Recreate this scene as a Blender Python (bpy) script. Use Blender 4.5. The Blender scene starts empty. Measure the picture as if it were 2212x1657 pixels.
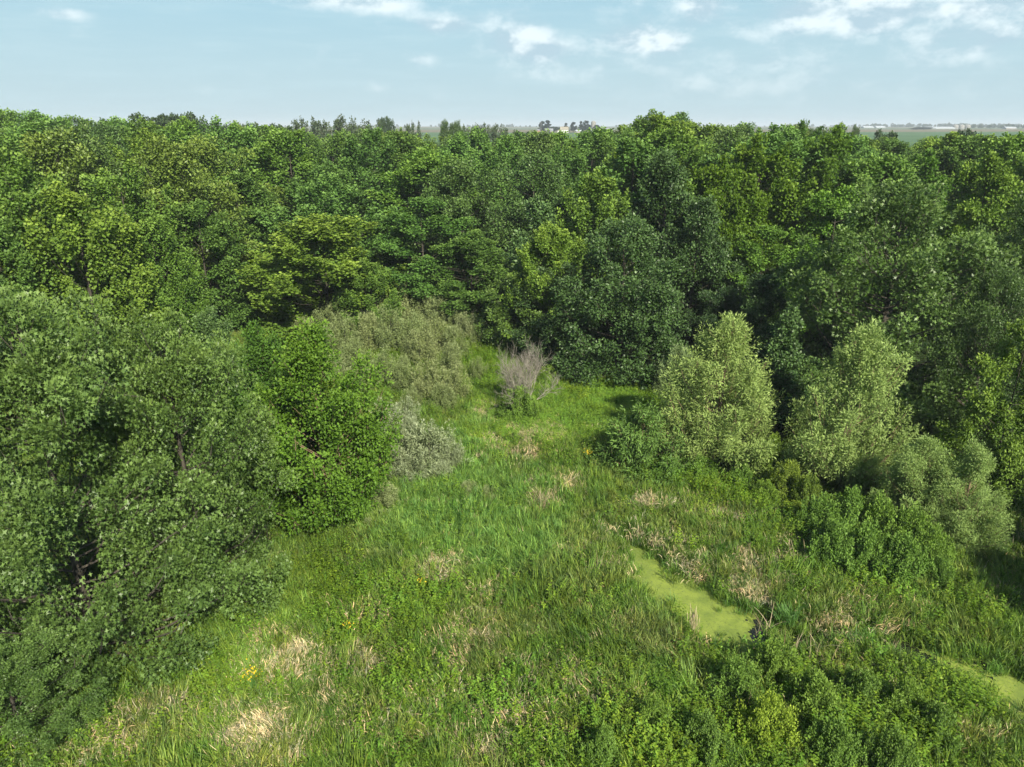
import bpy, math, random
import numpy as np
from mathutils import Vector

R = math.radians
sc = bpy.context.scene
COL = sc.collection

# ------------------------------------------------------------------ camera, light, exposure
CAM_H, PITCH, FPX, CX, CY = 18.0, 19.9, 1534.0, 1105.5, 828.5      # pixel units: a 2211 x 1657 view of the photograph
cam_d = bpy.data.cameras.new('camera')
cam = bpy.data.objects.new('camera', cam_d)
COL.objects.link(cam)
cam.location = (0, 0, CAM_H)
cam.rotation_euler = (R(90 - PITCH), 0, 0)
cam_d.sensor_width = 36.0
cam_d.lens = 36.0 * FPX / 2211.0
cam_d.clip_start = 0.5
cam_d.clip_end = 30000.0
sc.camera = cam

SUN_EL, SUN_AZ = 39.0, 25.0        # azimuth: degrees to the right of straight behind the camera
sd = Vector((math.sin(R(SUN_AZ)) * math.cos(R(SUN_EL)), -math.cos(R(SUN_AZ)) * math.cos(R(SUN_EL)), math.sin(R(SUN_EL))))
sun_d = bpy.data.lights.new('sun', 'SUN')
sun_d.energy = 5.0
sun_d.angle = R(0.9)
sun_d.color = (1.0, 0.92, 0.76)
sun = bpy.data.objects.new('sun', sun_d)
COL.objects.link(sun)
sun.rotation_euler = sd.to_track_quat('Z', 'Y').to_euler()

sc.view_settings.view_transform = 'Standard'
sc.view_settings.look = 'None'
sc.view_settings.exposure = 0.9
sc.view_settings.gamma = 1.0
sc.view_settings.use_curve_mapping = False
sc.cycles.use_denoising = True
sc.cycles.denoiser = 'OPENIMAGEDENOISE'
sc.cycles.denoising_input_passes = 'RGB_ALBEDO_NORMAL'
sc.cycles.denoising_prefilter = 'ACCURATE'
sc.cycles.max_bounces = 5
sc.cycles.diffuse_bounces = 3
sc.cycles.glossy_bounces = 2
sc.cycles.transmission_bounces = 4
sc.cycles.volume_bounces = 0
sc.cycles.transparent_max_bounces = 6
sc.cycles.caustics_reflective = False
sc.cycles.caustics_refractive = False
sc.cycles.use_adaptive_sampling = True
sc.cycles.adaptive_threshold = 0.02
sc.cycles.sample_clamp_indirect = 5.0


# ------------------------------------------------------------------ pixel <-> place helpers
cp, sp = math.cos(R(PITCH)), math.sin(R(PITCH))


def at(x, y, Y):
    """The point at forward distance Y that the pixel (x, y) shows."""
    u, v = (x - CX) / FPX, (y - CY) / FPX
    dx, dy, dz = u, cp - v * sp, -sp - v * cp
    k = Y / dy
    return dx * k, Y, CAM_H + dz * k


def ground(x, y, z=0.0):
    u, v = (x - CX) / FPX, (y - CY) / FPX
    dx, dy, dz = u, cp - v * sp, -sp - v * cp
    k = (z - CAM_H) / dz
    return dx * k, dy * k


def project(X, Y, Z):
    dz = Z - CAM_H
    dep = Y * cp - dz * sp
    up = Y * sp + dz * cp
    return CX + FPX * X / dep, CY - FPX * up / dep


def depth(Y, Z=0.0):
    return Y * cp - (Z - CAM_H) * sp


# ------------------------------------------------------------------ world
class NT:
    def __init__(s, tree):
        s.t = tree
        s.n = tree.nodes
        s.l = tree.links

    def new(s, kind, **kw):
        nd = s.n.new(kind)
        for k, v in kw.items():
            setattr(nd, k, v)
        return nd

    def put(s, sock, v):
        if isinstance(v, bpy.types.NodeSocket):
            s.l.new(v, sock)
        elif v is not None:
            sock.default_value = v

    def math(s, op, a, b=None, c=None, clamp=False):
        nd = s.new('ShaderNodeMath', operation=op, use_clamp=clamp)
        s.put(nd.inputs[0], a)
        s.put(nd.inputs[1], b)
        s.put(nd.inputs[2], c)
        return nd.outputs[0]

    def vmath(s, op, a, b=None):
        nd = s.new('ShaderNodeVectorMath', operation=op)
        s.put(nd.inputs[0], a)
        s.put(nd.inputs[1], b)
        return nd.outputs['Value'] if op in ('DOT_PRODUCT', 'LENGTH') else nd.outputs[0]

    def mix(s, f, a, b, blend='MIX', clamp=False):
        nd = s.new('ShaderNodeMix', data_type='RGBA', blend_type=blend, clamp_result=clamp)
        s.put(nd.inputs[0], f)
        s.put(nd.inputs[6], a)
        s.put(nd.inputs[7], b)
        return nd.outputs[2]

    def ramp(s, f, lo, hi, smooth=True):
        nd = s.new('ShaderNodeMapRange', interpolation_type='SMOOTHSTEP' if smooth else 'LINEAR')
        s.put(nd.inputs[0], f)
        s.put(nd.inputs[1], lo)
        s.put(nd.inputs[2], hi)
        return nd.outputs[0]

    def noise(s, vec, scale, detail=4.0, rough=0.55, dist=0.0):
        nd = s.new('ShaderNodeTexNoise')
        s.put(nd.inputs['Vector'], vec)
        nd.inputs['Scale'].default_value = scale
        nd.inputs['Detail'].default_value = detail
        nd.inputs['Roughness'].default_value = rough
        nd.inputs['Distortion'].default_value = dist
        return nd.outputs[0]


w = bpy.data.worlds.new('World')
sc.world = w
w.use_nodes = True
W = NT(w.node_tree)
W.n.clear()
w_out = W.new('ShaderNodeOutputWorld')
bg = W.new('ShaderNodeBackground')
W.l.new(bg.outputs[0], w_out.inputs[0])
SKY_S = 0.065
bg.inputs[1].default_value = SKY_S
sky = W.new('ShaderNodeTexSky', sky_type='NISHITA')
sky.sun_disc = False
sky.sun_elevation = R(SUN_EL)
sky.sun_rotation = R(180.0 - SUN_AZ)
sky.altitude = 300.0
sky.air_density = 1.0
sky.dust_density = 1.6
sky.ozone_density = 2.0
skyc = sky.outputs[0]
dirv = W.new('ShaderNodeTexCoord').outputs['Generated']
sep = W.new('ShaderNodeSeparateXYZ')
W.l.new(dirv, sep.inputs[0])
az = W.math('MULTIPLY', W.math('ARCTAN2', sep.outputs[0], sep.outputs[1]), 57.2958)
el = W.math('MULTIPLY', W.math('ARCSINE', sep.outputs[2]), 57.2958)
# a thin veil of high haze: the sky above the plain is pale blue all the way down
veil = W.ramp(el, 26.0, 4.0)
base_sky = W.mix(W.math('MULTIPLY', veil, 0.93), skyc, (4.35, 6.0, 6.65, 1))
base_sky = W.mix(W.ramp(el, 0.5, 11.0), base_sky, W.mix(1.0, base_sky, (0.80, 0.95, 1.0, 1), 'MULTIPLY'))
st = W.vmath('MULTIPLY', dirv, (1.0, 1.0, 1.8))


def cloud_field(off):
    p = W.vmath('ADD', st, off)
    big = W.noise(p, 7.0, 3.0, 0.5)
    fine = W.noise(p, 22.0, 7.0, 0.58, 0.2)
    return W.math('ADD', W.math('MULTIPLY', big, 0.45), W.math('MULTIPLY', fine, 0.55))


def pix_dir(x, y):
    u, v = (x - CX) / FPX, (y - CY) / FPX
    dx, dy, dz = u, cp - v * sp, -sp - v * cp
    n = math.sqrt(dx * dx + dy * dy + dz * dz)
    return math.degrees(math.atan2(dx, dy)), math.degrees(math.asin(dz / n))


# (x, y, half width, half height in pixels, weight): where the separate cumulus stand
puffs = [(735, 2, 105, 20, .30), (850, 14, 40, 14, .16), (955, 55, 55, 17, .30), (912, 130, 24, 14, .24), (1125, 90, 55, 34, .34),
         (1185, 112, 40, 18, .2), (1300, 92, 60, 26, .14), (1385, 88, 40, 26, .26), (1450, 96, 30, 16, .16), (1515, 15, 36, 24, .26),
         (1795, 22, 100, 28, .36), (1885, 45, 50, 28, .26), (1700, 70, 60, 20, .12), (1640, 140, 80, 22, .12), (2120, 12, 130, 22, .26),
         (2170, 75, 60, 28, .22), (2030, 78, 60, 22, .14), (145, 32, 45, 12, .22), (2060, 128, 70, 20, .12), (1560, 60, 60, 30, .08),
         (825, 192, 18, 7, .14), (1250, 165, 130, 22, .09), (1600, 190, 160, 20, .08), (1100, 30, 40, 12, .1), (1930, 180, 120, 20, .07), (1110, 205, 50, 8, .1)]
bias = None
for (px, py, hw, hh, wt) in puffs:
    a0, e0 = pix_dir(px, py)
    a1, _ = pix_dir(px + hw, py)
    _, e1 = pix_dir(px, py - hh)
    da = W.math('DIVIDE', W.math('SUBTRACT', az, a0), abs(a1 - a0))
    de = W.math('DIVIDE', W.math('SUBTRACT', el, e0), abs(e1 - e0))
    q = W.math('ADD', W.math('MULTIPLY', da, da), W.math('MULTIPLY', de, de))
    g = W.math('MULTIPLY', W.math('POWER', 2.718, W.math('MULTIPLY', q, -0.55)), wt * 1.3)
    bias = g if bias is None else W.math('ADD', bias, g)
# broken cloud goes on above and round the frame, thinner to the left of the view
side = W.math('MULTIPLY', W.ramp(az, -8.0, 14.0), 0.07)
high = W.math('MULTIPLY', W.ramp(el, 8.0, 16.0), 0.07)
f0 = W.math('ADD', W.math('ADD', cloud_field((0, 0, 0)), bias), W.math('ADD', side, high))
f1 = W.math('ADD', W.math('ADD', cloud_field((-0.010, 0.0, 0.035)), bias), W.math('ADD', side, high))
dens = W.ramp(f0, 0.55, 0.96)
shade = W.ramp(W.math('SUBTRACT', f0, f1), -0.09, 0.10)
low = W.ramp(el, 0.3, 5.0)
dens = W.math('MULTIPLY', dens, W.math('ADD', 0.25, W.math('MULTIPLY', low, 0.65)))
cloudc = W.mix(shade, (4.2, 5.7, 6.6, 1), (7.9, 8.9, 9.2, 1))
streak = W.noise(W.vmath('MULTIPLY', dirv, (1.0, 1.0, 9.0)), 9.0, 5.0, 0.6)
base_sky = W.mix(W.math('MULTIPLY', W.ramp(streak, 0.42, 0.75), 0.35), base_sky, (4.9, 6.7, 7.3, 1))
skyfull = W.mix(dens, base_sky, cloudc)
W.l.new(skyfull, bg.inputs[0])

# ------------------------------------------------------------------ noise for layout
_rs = np.random.RandomState(11)
_perm = _rs.rand(64, 64)


def vnoise(x, y, s):
    x = np.asarray(x, float) / s
    y = np.asarray(y, float) / s
    xi, yi = np.floor(x).astype(int), np.floor(y).astype(int)
    fx, fy = x - xi, y - yi
    fx, fy = fx * fx * (3 - 2 * fx), fy * fy * (3 - 2 * fy)
    g = lambda a, b: _perm[a % 64, b % 64]
    return (g(xi, yi) * (1 - fx) + g(xi + 1, yi) * fx) * (1 - fy) + (g(xi, yi + 1) * (1 - fx) + g(xi + 1, yi + 1) * fx) * fy


def fbm(x, y, s):
    return 0.5 * vnoise(x, y, s) + 0.3 * vnoise(x + 7.3, y + 2.1, s / 2.1) + 0.2 * vnoise(x + 3.3, y + 9.1, s / 4.3)


# ------------------------------------------------------------------ mesh helpers
def fast_mesh(name, V, F, mats, attrs=None, smooth=False, fmat=None):
    """V (n,3), F (m,k) with one k. attrs: {name: ('FLOAT'|'FLOAT_VECTOR'|'INT', values per vertex)}"""
    V = np.asarray(V, np.float32)
    F = np.asarray(F, np.int32)
    me = bpy.data.meshes.new(name)
    me.vertices.add(len(V))
    me.vertices.foreach_set('co', V.ravel())
    if len(F):
        k = F.shape[1]
        me.loops.add(F.size)
        me.loops.foreach_set('vertex_index', F.ravel())
        me.polygons.add(len(F))
        me.polygons.foreach_set('loop_start', np.arange(0, F.size, k, dtype=np.int32))
        if fmat is not None:
            me.polygons.foreach_set('material_index', np.asarray(fmat, np.int32))
        if smooth:
            me.polygons.foreach_set('use_smooth', np.ones(len(F), bool))
    for m in mats:
        me.materials.append(m)
    for an, (tp, vals) in (attrs or {}).items():
        a = me.attributes.new(an, tp, 'POINT')
        vals = np.asarray(vals)
        if tp == 'FLOAT':
            a.data.foreach_set('value', vals.astype(np.float32))
        elif tp == 'INT':
            a.data.foreach_set('value', vals.astype(np.int32))
        else:
            a.data.foreach_set('vector', vals.astype(np.float32).ravel())
    me.update(calc_edges=True)
    return me


def link(name, me, parent=None, label=None, cat=None, group=None, kind=None):
    o = bpy.data.objects.new(name, me)
    COL.objects.link(o)
    if parent is not None:
        o.parent = parent
    for k, v in (('label', label), ('category', cat), ('group', group), ('kind', kind)):
        if v:
            o[k] = v
    return o


def norm(a):
    return a / np.maximum(np.linalg.norm(a, axis=-1, keepdims=True), 1e-9)


def tubes(paths, radii, sides=5):
    """paths: list of (k,3), radii: list of (k,) -> V, quads"""
    VV, FF, off = [], [], 0
    ang = np.arange(sides) * 2 * math.pi / sides
    ca, sa = np.cos(ang), np.sin(ang)
    for P, r in zip(paths, radii):
        P = np.asarray(P, float)
        k = len(P)
        T = norm(np.gradient(P, axis=0))
        ref = np.array([0.0, 0.0, 1.0]) if abs(T[:, 2]).mean() < 0.8 else np.array([1.0, 0.0, 0.0])
        A = norm(np.cross(T, ref))
        B = np.cross(T, A)
        ring = P[:, None, :] + np.asarray(r)[:, None, None] * (A[:, None, :] * ca[None, :, None] + B[:, None, :] * sa[None, :, None])
        VV.append(ring.reshape(-1, 3))
        i = np.arange(k - 1)[:, None] * sides
        j = np.arange(sides)[None, :]
        j2 = (j + 1) % sides
        f = np.stack([i + j, i + j2, i + sides + j2, i + sides + j], -1).reshape(-1, 4) + off
        FF.append(f)
        off += k * sides
    return np.concatenate(VV), np.concatenate(FF)


# ------------------------------------------------------------------ materials
def attr_node(T, name, kind='GEOMETRY'):
    a = T.new('ShaderNodeAttribute', attribute_name=name, attribute_type=kind)
    return a


def leaf_mat(name, dark, light, tip, gloss=0.35, rough=0.45, trans=0.28, tipamt=0.5):
    m = bpy.data.materials.new(name)
    m.use_nodes = True
    T = NT(m.node_tree)
    T.n.clear()
    out = T.new('ShaderNodeOutputMaterial')
    v = attr_node(T, 'v').outputs['Fac']
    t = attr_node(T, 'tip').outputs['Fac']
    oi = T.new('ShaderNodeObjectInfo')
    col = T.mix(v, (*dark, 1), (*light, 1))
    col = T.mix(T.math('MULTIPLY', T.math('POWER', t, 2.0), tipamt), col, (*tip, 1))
    big = T.noise(T.new('ShaderNodeTexCoord').outputs['Object'], 0.35, 2.0)
    k = T.math('ADD', 0.72, T.math('MULTIPLY', big, 0.56))
    cmb = T.new('ShaderNodeCombineXYZ')
    for i in range(3):
        T.l.new(k, cmb.inputs[i])
    col = T.mix(1.0, col, cmb.outputs[0], 'MULTIPLY')
    col = T.mix(1.0, col, oi.outputs['Color'], 'MULTIPLY')
    p = T.new('ShaderNodeBsdfPrincipled')
    T.l.new(col, p.inputs['Base Color'])
    p.inputs['Roughness'].default_value = rough
    p.inputs['Specular IOR Level'].default_value = gloss
    tr = T.new('ShaderNodeBsdfTranslucent')
    T.l.new(T.mix(1.0, col, (1.25, 1.35, 0.55, 1), 'MULTIPLY'), tr.inputs[0])
    mx = T.new('ShaderNodeMixShader')
    mx.inputs[0].default_value = trans
    T.l.new(p.outputs[0], mx.inputs[1])
    T.l.new(tr.outputs[0], mx.inputs[2])
    T.l.new(mx.outputs[0], out.inputs[0])
    return m


def bark_mat(name, a, b):
    m = bpy.data.materials.new(name)
    m.use_nodes = True
    T = NT(m.node_tree)
    p = T.n['Principled BSDF']
    co = T.new('ShaderNodeTexCoord').outputs['Object']
    n = T.noise(T.vmath('MULTIPLY', co, (6.0, 6.0, 1.2)), 2.0, 6.0, 0.65)
    T.l.new(T.mix(T.ramp(n, 0.35, 0.68), (*a, 1), (*b, 1)), p.inputs['Base Color'])
    p.inputs['Roughness'].default_value = 0.9
    bp = T.new('ShaderNodeBump')
    bp.inputs[0].default_value = 0.7
    bp.inputs[1].default_value = 0.04
    T.l.new(n, bp.inputs['Height'])
    T.l.new(bp.outputs[0], p.inputs['Normal'])
    return m


def plain_mat(name, c, rough=0.8, var=0.25, scale=1.5):
    m = bpy.data.materials.new(name)
    m.use_nodes = True
    T = NT(m.node_tree)
    p = T.n['Principled BSDF']
    co = T.new('ShaderNodeTexCoord').outputs['Object']
    n = T.noise(co, scale, 5.0, 0.6)
    a = tuple(x * (1 - var) for x in c) + (1,)
    b = tuple(min(1, x * (1 + var)) for x in c) + (1,)
    T.l.new(T.mix(n, a, b), p.inputs['Base Color'])
    p.inputs['Roughness'].default_value = rough
    return m


def blade_mat(name, gloss=0.3, trans=0.25, rough=0.5):
    """Colour comes from each instance's own tint, varied from blade to blade."""
    m = bpy.data.materials.new(name)
    m.use_nodes = True
    T = NT(m.node_tree)
    T.n.clear()
    out = T.new('ShaderNodeOutputMaterial')
    v = attr_node(T, 'v').outputs['Fac']
    tint = attr_node(T, 'tint', 'INSTANCER').outputs['Vector']
    k = T.math('ADD', 0.45, T.math('MULTIPLY', v, 0.9))
    cmb = T.new('ShaderNodeCombineXYZ')
    T.l.new(T.math('MULTIPLY', k, T.math('ADD', 0.86, T.math('MULTIPLY', v, 0.3))), cmb.inputs[0])
    T.l.new(k, cmb.inputs[1])
    T.l.new(k, cmb.inputs[2])
    col = T.mix(1.0, tint, cmb.outputs[0], 'MULTIPLY')
    p = T.new('ShaderNodeBsdfPrincipled')
    T.l.new(col, p.inputs['Base Color'])
    p.inputs['Roughness'].default_value = rough
    p.inputs['Specular IOR Level'].default_value = gloss * .6
    tr = T.new('ShaderNodeBsdfTranslucent')
    T.l.new(T.mix(1.0, col, (1.2, 1.3, 0.6, 1), 'MULTIPLY'), tr.inputs[0])
    mx = T.new('ShaderNodeMixShader')
    mx.inputs[0].default_value = trans
    T.l.new(p.outputs[0], mx.inputs[1])
    T.l.new(tr.outputs[0], mx.inputs[2])
    T.l.new(mx.outputs[0], out.inputs[0])
    return m


M = {}
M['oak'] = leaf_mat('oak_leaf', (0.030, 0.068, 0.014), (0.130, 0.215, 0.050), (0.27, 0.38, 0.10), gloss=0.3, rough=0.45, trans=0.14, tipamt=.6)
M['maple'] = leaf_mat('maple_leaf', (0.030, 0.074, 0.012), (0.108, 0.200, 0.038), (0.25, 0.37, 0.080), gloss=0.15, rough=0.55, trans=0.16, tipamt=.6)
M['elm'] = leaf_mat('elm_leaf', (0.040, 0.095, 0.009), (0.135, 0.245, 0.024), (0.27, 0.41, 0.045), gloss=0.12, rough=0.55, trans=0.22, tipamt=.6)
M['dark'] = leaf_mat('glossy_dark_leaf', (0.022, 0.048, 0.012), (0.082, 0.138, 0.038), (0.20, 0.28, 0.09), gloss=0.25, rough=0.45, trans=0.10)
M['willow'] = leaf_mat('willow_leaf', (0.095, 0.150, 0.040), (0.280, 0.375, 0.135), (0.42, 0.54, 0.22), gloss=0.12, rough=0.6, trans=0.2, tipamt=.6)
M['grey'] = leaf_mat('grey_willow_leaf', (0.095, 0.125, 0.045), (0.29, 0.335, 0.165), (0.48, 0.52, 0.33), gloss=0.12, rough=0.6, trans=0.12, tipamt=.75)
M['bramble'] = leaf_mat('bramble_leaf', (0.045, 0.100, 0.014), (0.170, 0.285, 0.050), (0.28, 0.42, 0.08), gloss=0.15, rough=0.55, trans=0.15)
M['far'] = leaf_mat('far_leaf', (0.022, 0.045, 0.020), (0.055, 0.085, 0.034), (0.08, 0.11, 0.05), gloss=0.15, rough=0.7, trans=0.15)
M['pine'] = leaf_mat('conifer_needle', (0.012, 0.026, 0.014), (0.028, 0.048, 0.024), (0.035, 0.06, 0.03), gloss=0.15, rough=0.7, trans=0.05)
M['bark'] = bark_mat('grey_brown_bark', (0.025, 0.022, 0.016), (0.085, 0.075, 0.055))
M['bark_tan'] = bark_mat('tan_willow_bark', (0.11, 0.075, 0.04), (0.27, 0.20, 0.12))
M['bark_pale'] = bark_mat('pale_dead_bark', (0.16, 0.145, 0.115), (0.38, 0.35, 0.29))
M['blade'] = blade_mat('grass_blade')
M['straw'] = blade_mat('straw', gloss=0.15, trans=0.12, rough=0.7)
M['weed'] = blade_mat('weed_leaf', gloss=0.3, trans=0.28)


# ------------------------------------------------------------------ leaves
def leaf_faces(P, A, N, size, shape, rs):
    """P: leaf bases, A: leaf axes, N: leaf normals. -> V, quads, verts per leaf"""
    n = len(P)
    S = np.cross(A, N)
    s = size[:, None]
    if shape == 'star':      # lobed leaf: a long blade crossed by two pairs of lobes
        w1, w2 = 0.20, 0.52
        q1 = [P, P + A * s * .5 + S * s * w1, P + A * s * 1.05, P + A * s * .5 - S * s * w1]
        q2 = [P + A * s * .62 + S * s * w2, P + A * s * .42 + N * s * .03, P + A * s * .62 - S * s * w2, P + A * s * .72 + N * s * .03]
        V = np.stack(q1 + q2, 1).reshape(-1, 3)
        b = np.arange(n)[:, None] * 8
        F = np.concatenate([b + np.arange(4), b + 4 + np.arange(4)], 0)
        return V, F, 8
    wd = {'broad': .46, 'oval': .34, 'narrow': .13, 'needle': .22}[shape]
    m = {'broad': .48, 'oval': .45, 'narrow': .4, 'needle': .5}[shape]
    q = [P, P + A * s * m + S * s * wd, P + A * s, P + A * s * m - S * s * wd]
    q[2] = q[2] - N * s * 0.18
    V = np.stack(q, 1).reshape(-1, 3)
    return V, (np.arange(n)[:, None] * 4 + np.arange(4)), 4


PROFILES = {
    'oval': ([0, .08, .25, .45, .7, .88, 1], [.45, .75, .97, 1, .78, .48, .12]),
    'broad': ([0, .06, .2, .4, .65, .85, 1], [.72, .92, 1, .97, .78, .5, .15]),
    'cone': ([0, .06, .2, .4, .65, .85, 1], [.8, 1, .93, .74, .46, .22, .04]),
    'plume': ([0, .1, .3, .5, .75, .9, 1], [.5, .85, 1, .98, .78, .52, .25]),
    'dome': ([0, .1, .3, .55, .8, .93, 1], [.85, 1, .98, .86, .6, .36, .12]),
    'tall': ([0, .1, .3, .5, .75, .9, 1], [.6, .9, 1, .88, .55, .28, .06]),
    'vase': ([0, .12, .35, .6, .8, .93, 1], [.2, .45, .8, 1, .9, .65, .3]),
    'flat': ([0, .15, .4, .65, .85, 1], [.3, .6, .9, 1, .9, .7]),
    'round': ([0, .06, .25, .5, .72, .88, .96, 1], [.78, .95, 1, .98, .84, .58, .34, .12]),
    'ovoid': ([0, .08, .25, .42, .6, .78, .9, 1], [.8, .96, 1, .92, .76, .52, .32, .08]),
}


def make_tree(name, seed, h, rad, tb, prof, nb, nspr, nleaf, leafsize, shape, leafmat, bark, ascend=0.5, lump=0.9, sprl=0.6,
              trunk_r=0.16, upn=0.5, droop=0.0, forks=1, squash=0.8, barebark=False, lean=(0, 0), shell=0.45, elong=1.0, rvar=.24, fsp=.38, inn=.22):
    """-> dict of meshes: trunk, crown; built in metres with the base at the origin."""
    rs = np.random.RandomState(seed)
    xs, ys = PROFILES[prof]
    zb = tb * h
    # bough ends over the envelope, more where it is wide
    tt = rs.rand(nb * 6)
    wgt = np.interp(tt, xs, ys) + 0.15
    tt = tt[rs.rand(len(tt)) < wgt / wgt.max()][:nb]
    tt[:3] = [0.985, 0.95, 0.9]
    n = len(tt)
    az = np.arange(n) * 2.39996 + rs.rand(n) * 0.9
    lob = 1.0 + 0.20 * np.sin(az * 2 + rs.rand() * 6) * rs.rand() + 0.15 * np.sin(az * 3 + rs.rand() * 6)
    rr = np.interp(tt, xs, ys) * rad * lob * (1.08 - rvar + rvar * rs.rand(n))
    inner = rs.rand(n) < inn
    rr = np.where(inner, rr * 0.55, rr)
    out = np.stack([np.cos(az), np.sin(az), np.zeros(n)], 1)
    lx = np.array([lean[0], lean[1], 0.0])
    E = out * rr[:, None] + np.array([0, 0, 1.0]) * (zb + tt * (h - zb) * 0.97)[:, None] + lx * tt[:, None] * h
    E[:, 2] -= droop * rr
    zr = np.clip(E[:, 2] - ascend * rr - 0.12 * h * rs.rand(n) - 0.05 * h, zb * 0.6, h * 0.93)
    # several leaders make several tops
    fx = np.zeros((n, 3))
    if forks > 1:
        fa = rs.rand() * 6.28 + np.arange(forks) * 6.28 / forks
        fpos = np.stack([np.cos(fa), np.sin(fa), 0 * fa], 1) * rad * fsp
        nearest = np.argmax(out @ fpos.T + rs.rand(n, forks) * rad * 0.15, 1)
        fr = np.clip((E[:, 2] - zb) / (h - zb), 0, 1)[:, None]
        fx = fpos[nearest] * fr
        E = E * np.array([1, 1, 1]) + fx * 0.55
        E[:, 2] -= (nearest * 0.09 * h) * fr[:, 0] * rs.rand()
    Rt = np.stack([0 * zr, 0 * zr, zr], 1) + lx * (zr / h)[:, None] * h + fx * 0.6
    C = Rt + (E - Rt) * 0.5 + out * (rr * 0.18 * (1 if ascend > 0 else 0))[:, None]
    C[:, 2] -= (E[:, 2] - Rt[:, 2]) * 0.22
    bez = lambda s: Rt * (1 - s) ** 2 + 2 * C * s * (1 - s) + E * s ** 2
    # wood
    paths, radii = [], []
    tz = np.linspace(-0.2, h * 0.9, 9)
    wob = np.cumsum(rs.randn(9, 2) * 0.03 * h / 9, 0)
    tp = np.stack([wob[:, 0] + lean[0] * tz, wob[:, 1] + lean[1] * tz, tz], 1)
    tp[:2, :2] = tp[:2, :2] * 0
    paths.append(tp)
    radii.append(trunk_r * (1.0 - 0.88 * np.linspace(0, 1, 9) ** 0.9) + 0.008)
    radii[0][0] *= 1.35
    if forks > 1:
        for k in range(forks):
            z0 = zb * 0.5 + 0.25
            top = fpos[k] * 0.95 + np.array([0, 0, h * (0.9 - 0.07 * k)])
            s = np.linspace(0, 1, 7)[:, None]
            p0 = np.array([0, 0, z0])
            mid = fpos[k] * 0.75 + np.array([0, 0, h * 0.35])
            paths.append(p0 * (1 - s) ** 2 + 2 * mid * s * (1 - s) + top * s * s)
            radii.append(trunk_r * 0.72 * (1 - 0.85 * s[:, 0]) + 0.006)
    for i in range(n):
        s = np.linspace(0, 0.97, 6)
        P = np.stack([Rt[i] * (1 - q) ** 2 + 2 * C[i] * q * (1 - q) + E[i] * q * q for q in s])
        P += rs.randn(6, 3) * 0.04 * rad / 4
        r0 = trunk_r * 0.24 * (1.0 - 0.6 * tt[i])
        paths.append(P)
        radii.append(r0 * (1 - 0.85 * s) + 0.006)
    Vw, Fw = tubes(paths, radii, 5)
    # clusters of leaves carried by the boughs, with gaps between them
    ii = np.repeat(np.arange(n), nspr)
    m = len(ii)
    s = (shell + (1 - shell) * rs.rand(m) ** 0.8)
    s[::nspr] = 0.98
    s = s[:, None]
    P = Rt[ii] * (1 - s) ** 2 + 2 * C[ii] * s * (1 - s) + E[ii] * s ** 2
    T = norm((C[ii] - Rt[ii]) * (1 - s) + (E[ii] - C[ii]) * s + 1e-6)
    o = norm(rs.randn(m, 3))
    wl = lump * rad / 4.5 * (0.35 + 0.75 * np.sin(np.pi * np.clip(s, 0, 1) * 0.85)) * rs.rand(m, 1) ** 0.5
    wl[::nspr] *= 0.2
    o2 = o - T * np.sum(o * T, 1, keepdims=True) * 0.5
    o2[:, 2] *= squash
    P = P + o2 * wl
    lo = P[:, 2] < zb * 0.5 + 0.05
    P[lo, 2] = zb * 0.5 + 0.05 + rs.rand(lo.sum()) * 0.3
    D = norm(T * (0.7 + .4 * (elong > 1.8)) + o2 * 0.5 + np.array([0, 0, 0.5 * ascend - 0.6 * droop]) + rs.randn(m, 3) * .12)
    sv = rs.rand(m)
    if barebark:
        sel = rs.rand(m) < 0.3
        tw = [np.stack([P[j] - D[j] * sprl * 1.6, P[j] + D[j] * sprl * 0.6]) for j in np.where(sel)[0]]
        if tw:
            v2, f2 = tubes(tw, [np.array([0.018, 0.008])] * len(tw), 3)
            Vw, Fw = np.concatenate([Vw, v2]), np.concatenate([Fw, f2 + len(Vw)])
    jj = np.repeat(np.arange(m), nleaf)
    k = len(jj)
    q = norm(rs.randn(k, 3))
    q = norm(q + np.array([0, 0, 0.25]))
    cr = (sprl * (0.65 + 0.7 * rs.rand(m)))[jj][:, None]
    al = np.sum(q * D[jj], 1, keepdims=True)
    q2 = q + D[jj] * al * (elong - 1.0)
    rad_ = rs.rand(k, 1) ** 0.42
    taper = np.where(al > 0, 1.0 - 0.35 * al * (elong > 1.3), 1.0)
    dl = (q2 - D[jj] * np.sum(q2 * D[jj], 1, keepdims=True)) * taper + D[jj] * np.sum(q2 * D[jj], 1, keepdims=True)
    dl[:, 2] *= (0.45 + 0.55 * squash)
    pos = P[jj] + dl * cr * rad_
    pos[:, 2] = np.maximum(pos[:, 2], 0.02)
    u = np.clip(0.5 + 0.5 * al[:, 0] * rad_[:, 0], 0, 1)
    axis = norm(q * 0.7 + D[jj] * 0.5 + rs.randn(k, 3) * 0.35 - np.array([0, 0, 0.3 + droop]))
    cen = np.array([0, 0, zb + (h - zb) * 0.35])
    outw = norm(pos - cen)
    nn = norm(q * 0.55 + outw * 0.3 + np.array([0, 0, upn * .8]) + rs.randn(k, 3) * 0.34)
    nn = norm(nn - axis * np.sum(nn * axis, 1, keepdims=True))
    size = leafsize * (0.65 + 0.7 * rs.rand(k))
    V, F, per = leaf_faces(pos, axis, nn, size, shape, rs)
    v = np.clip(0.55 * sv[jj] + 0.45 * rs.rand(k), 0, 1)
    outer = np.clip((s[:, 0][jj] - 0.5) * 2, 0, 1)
    tip = u ** 1.5 * (0.3 + 0.7 * outer) * np.clip(0.45 + 0.6 * (pos[:, 2] - zb) / (h - zb), 0, 1)
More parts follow.
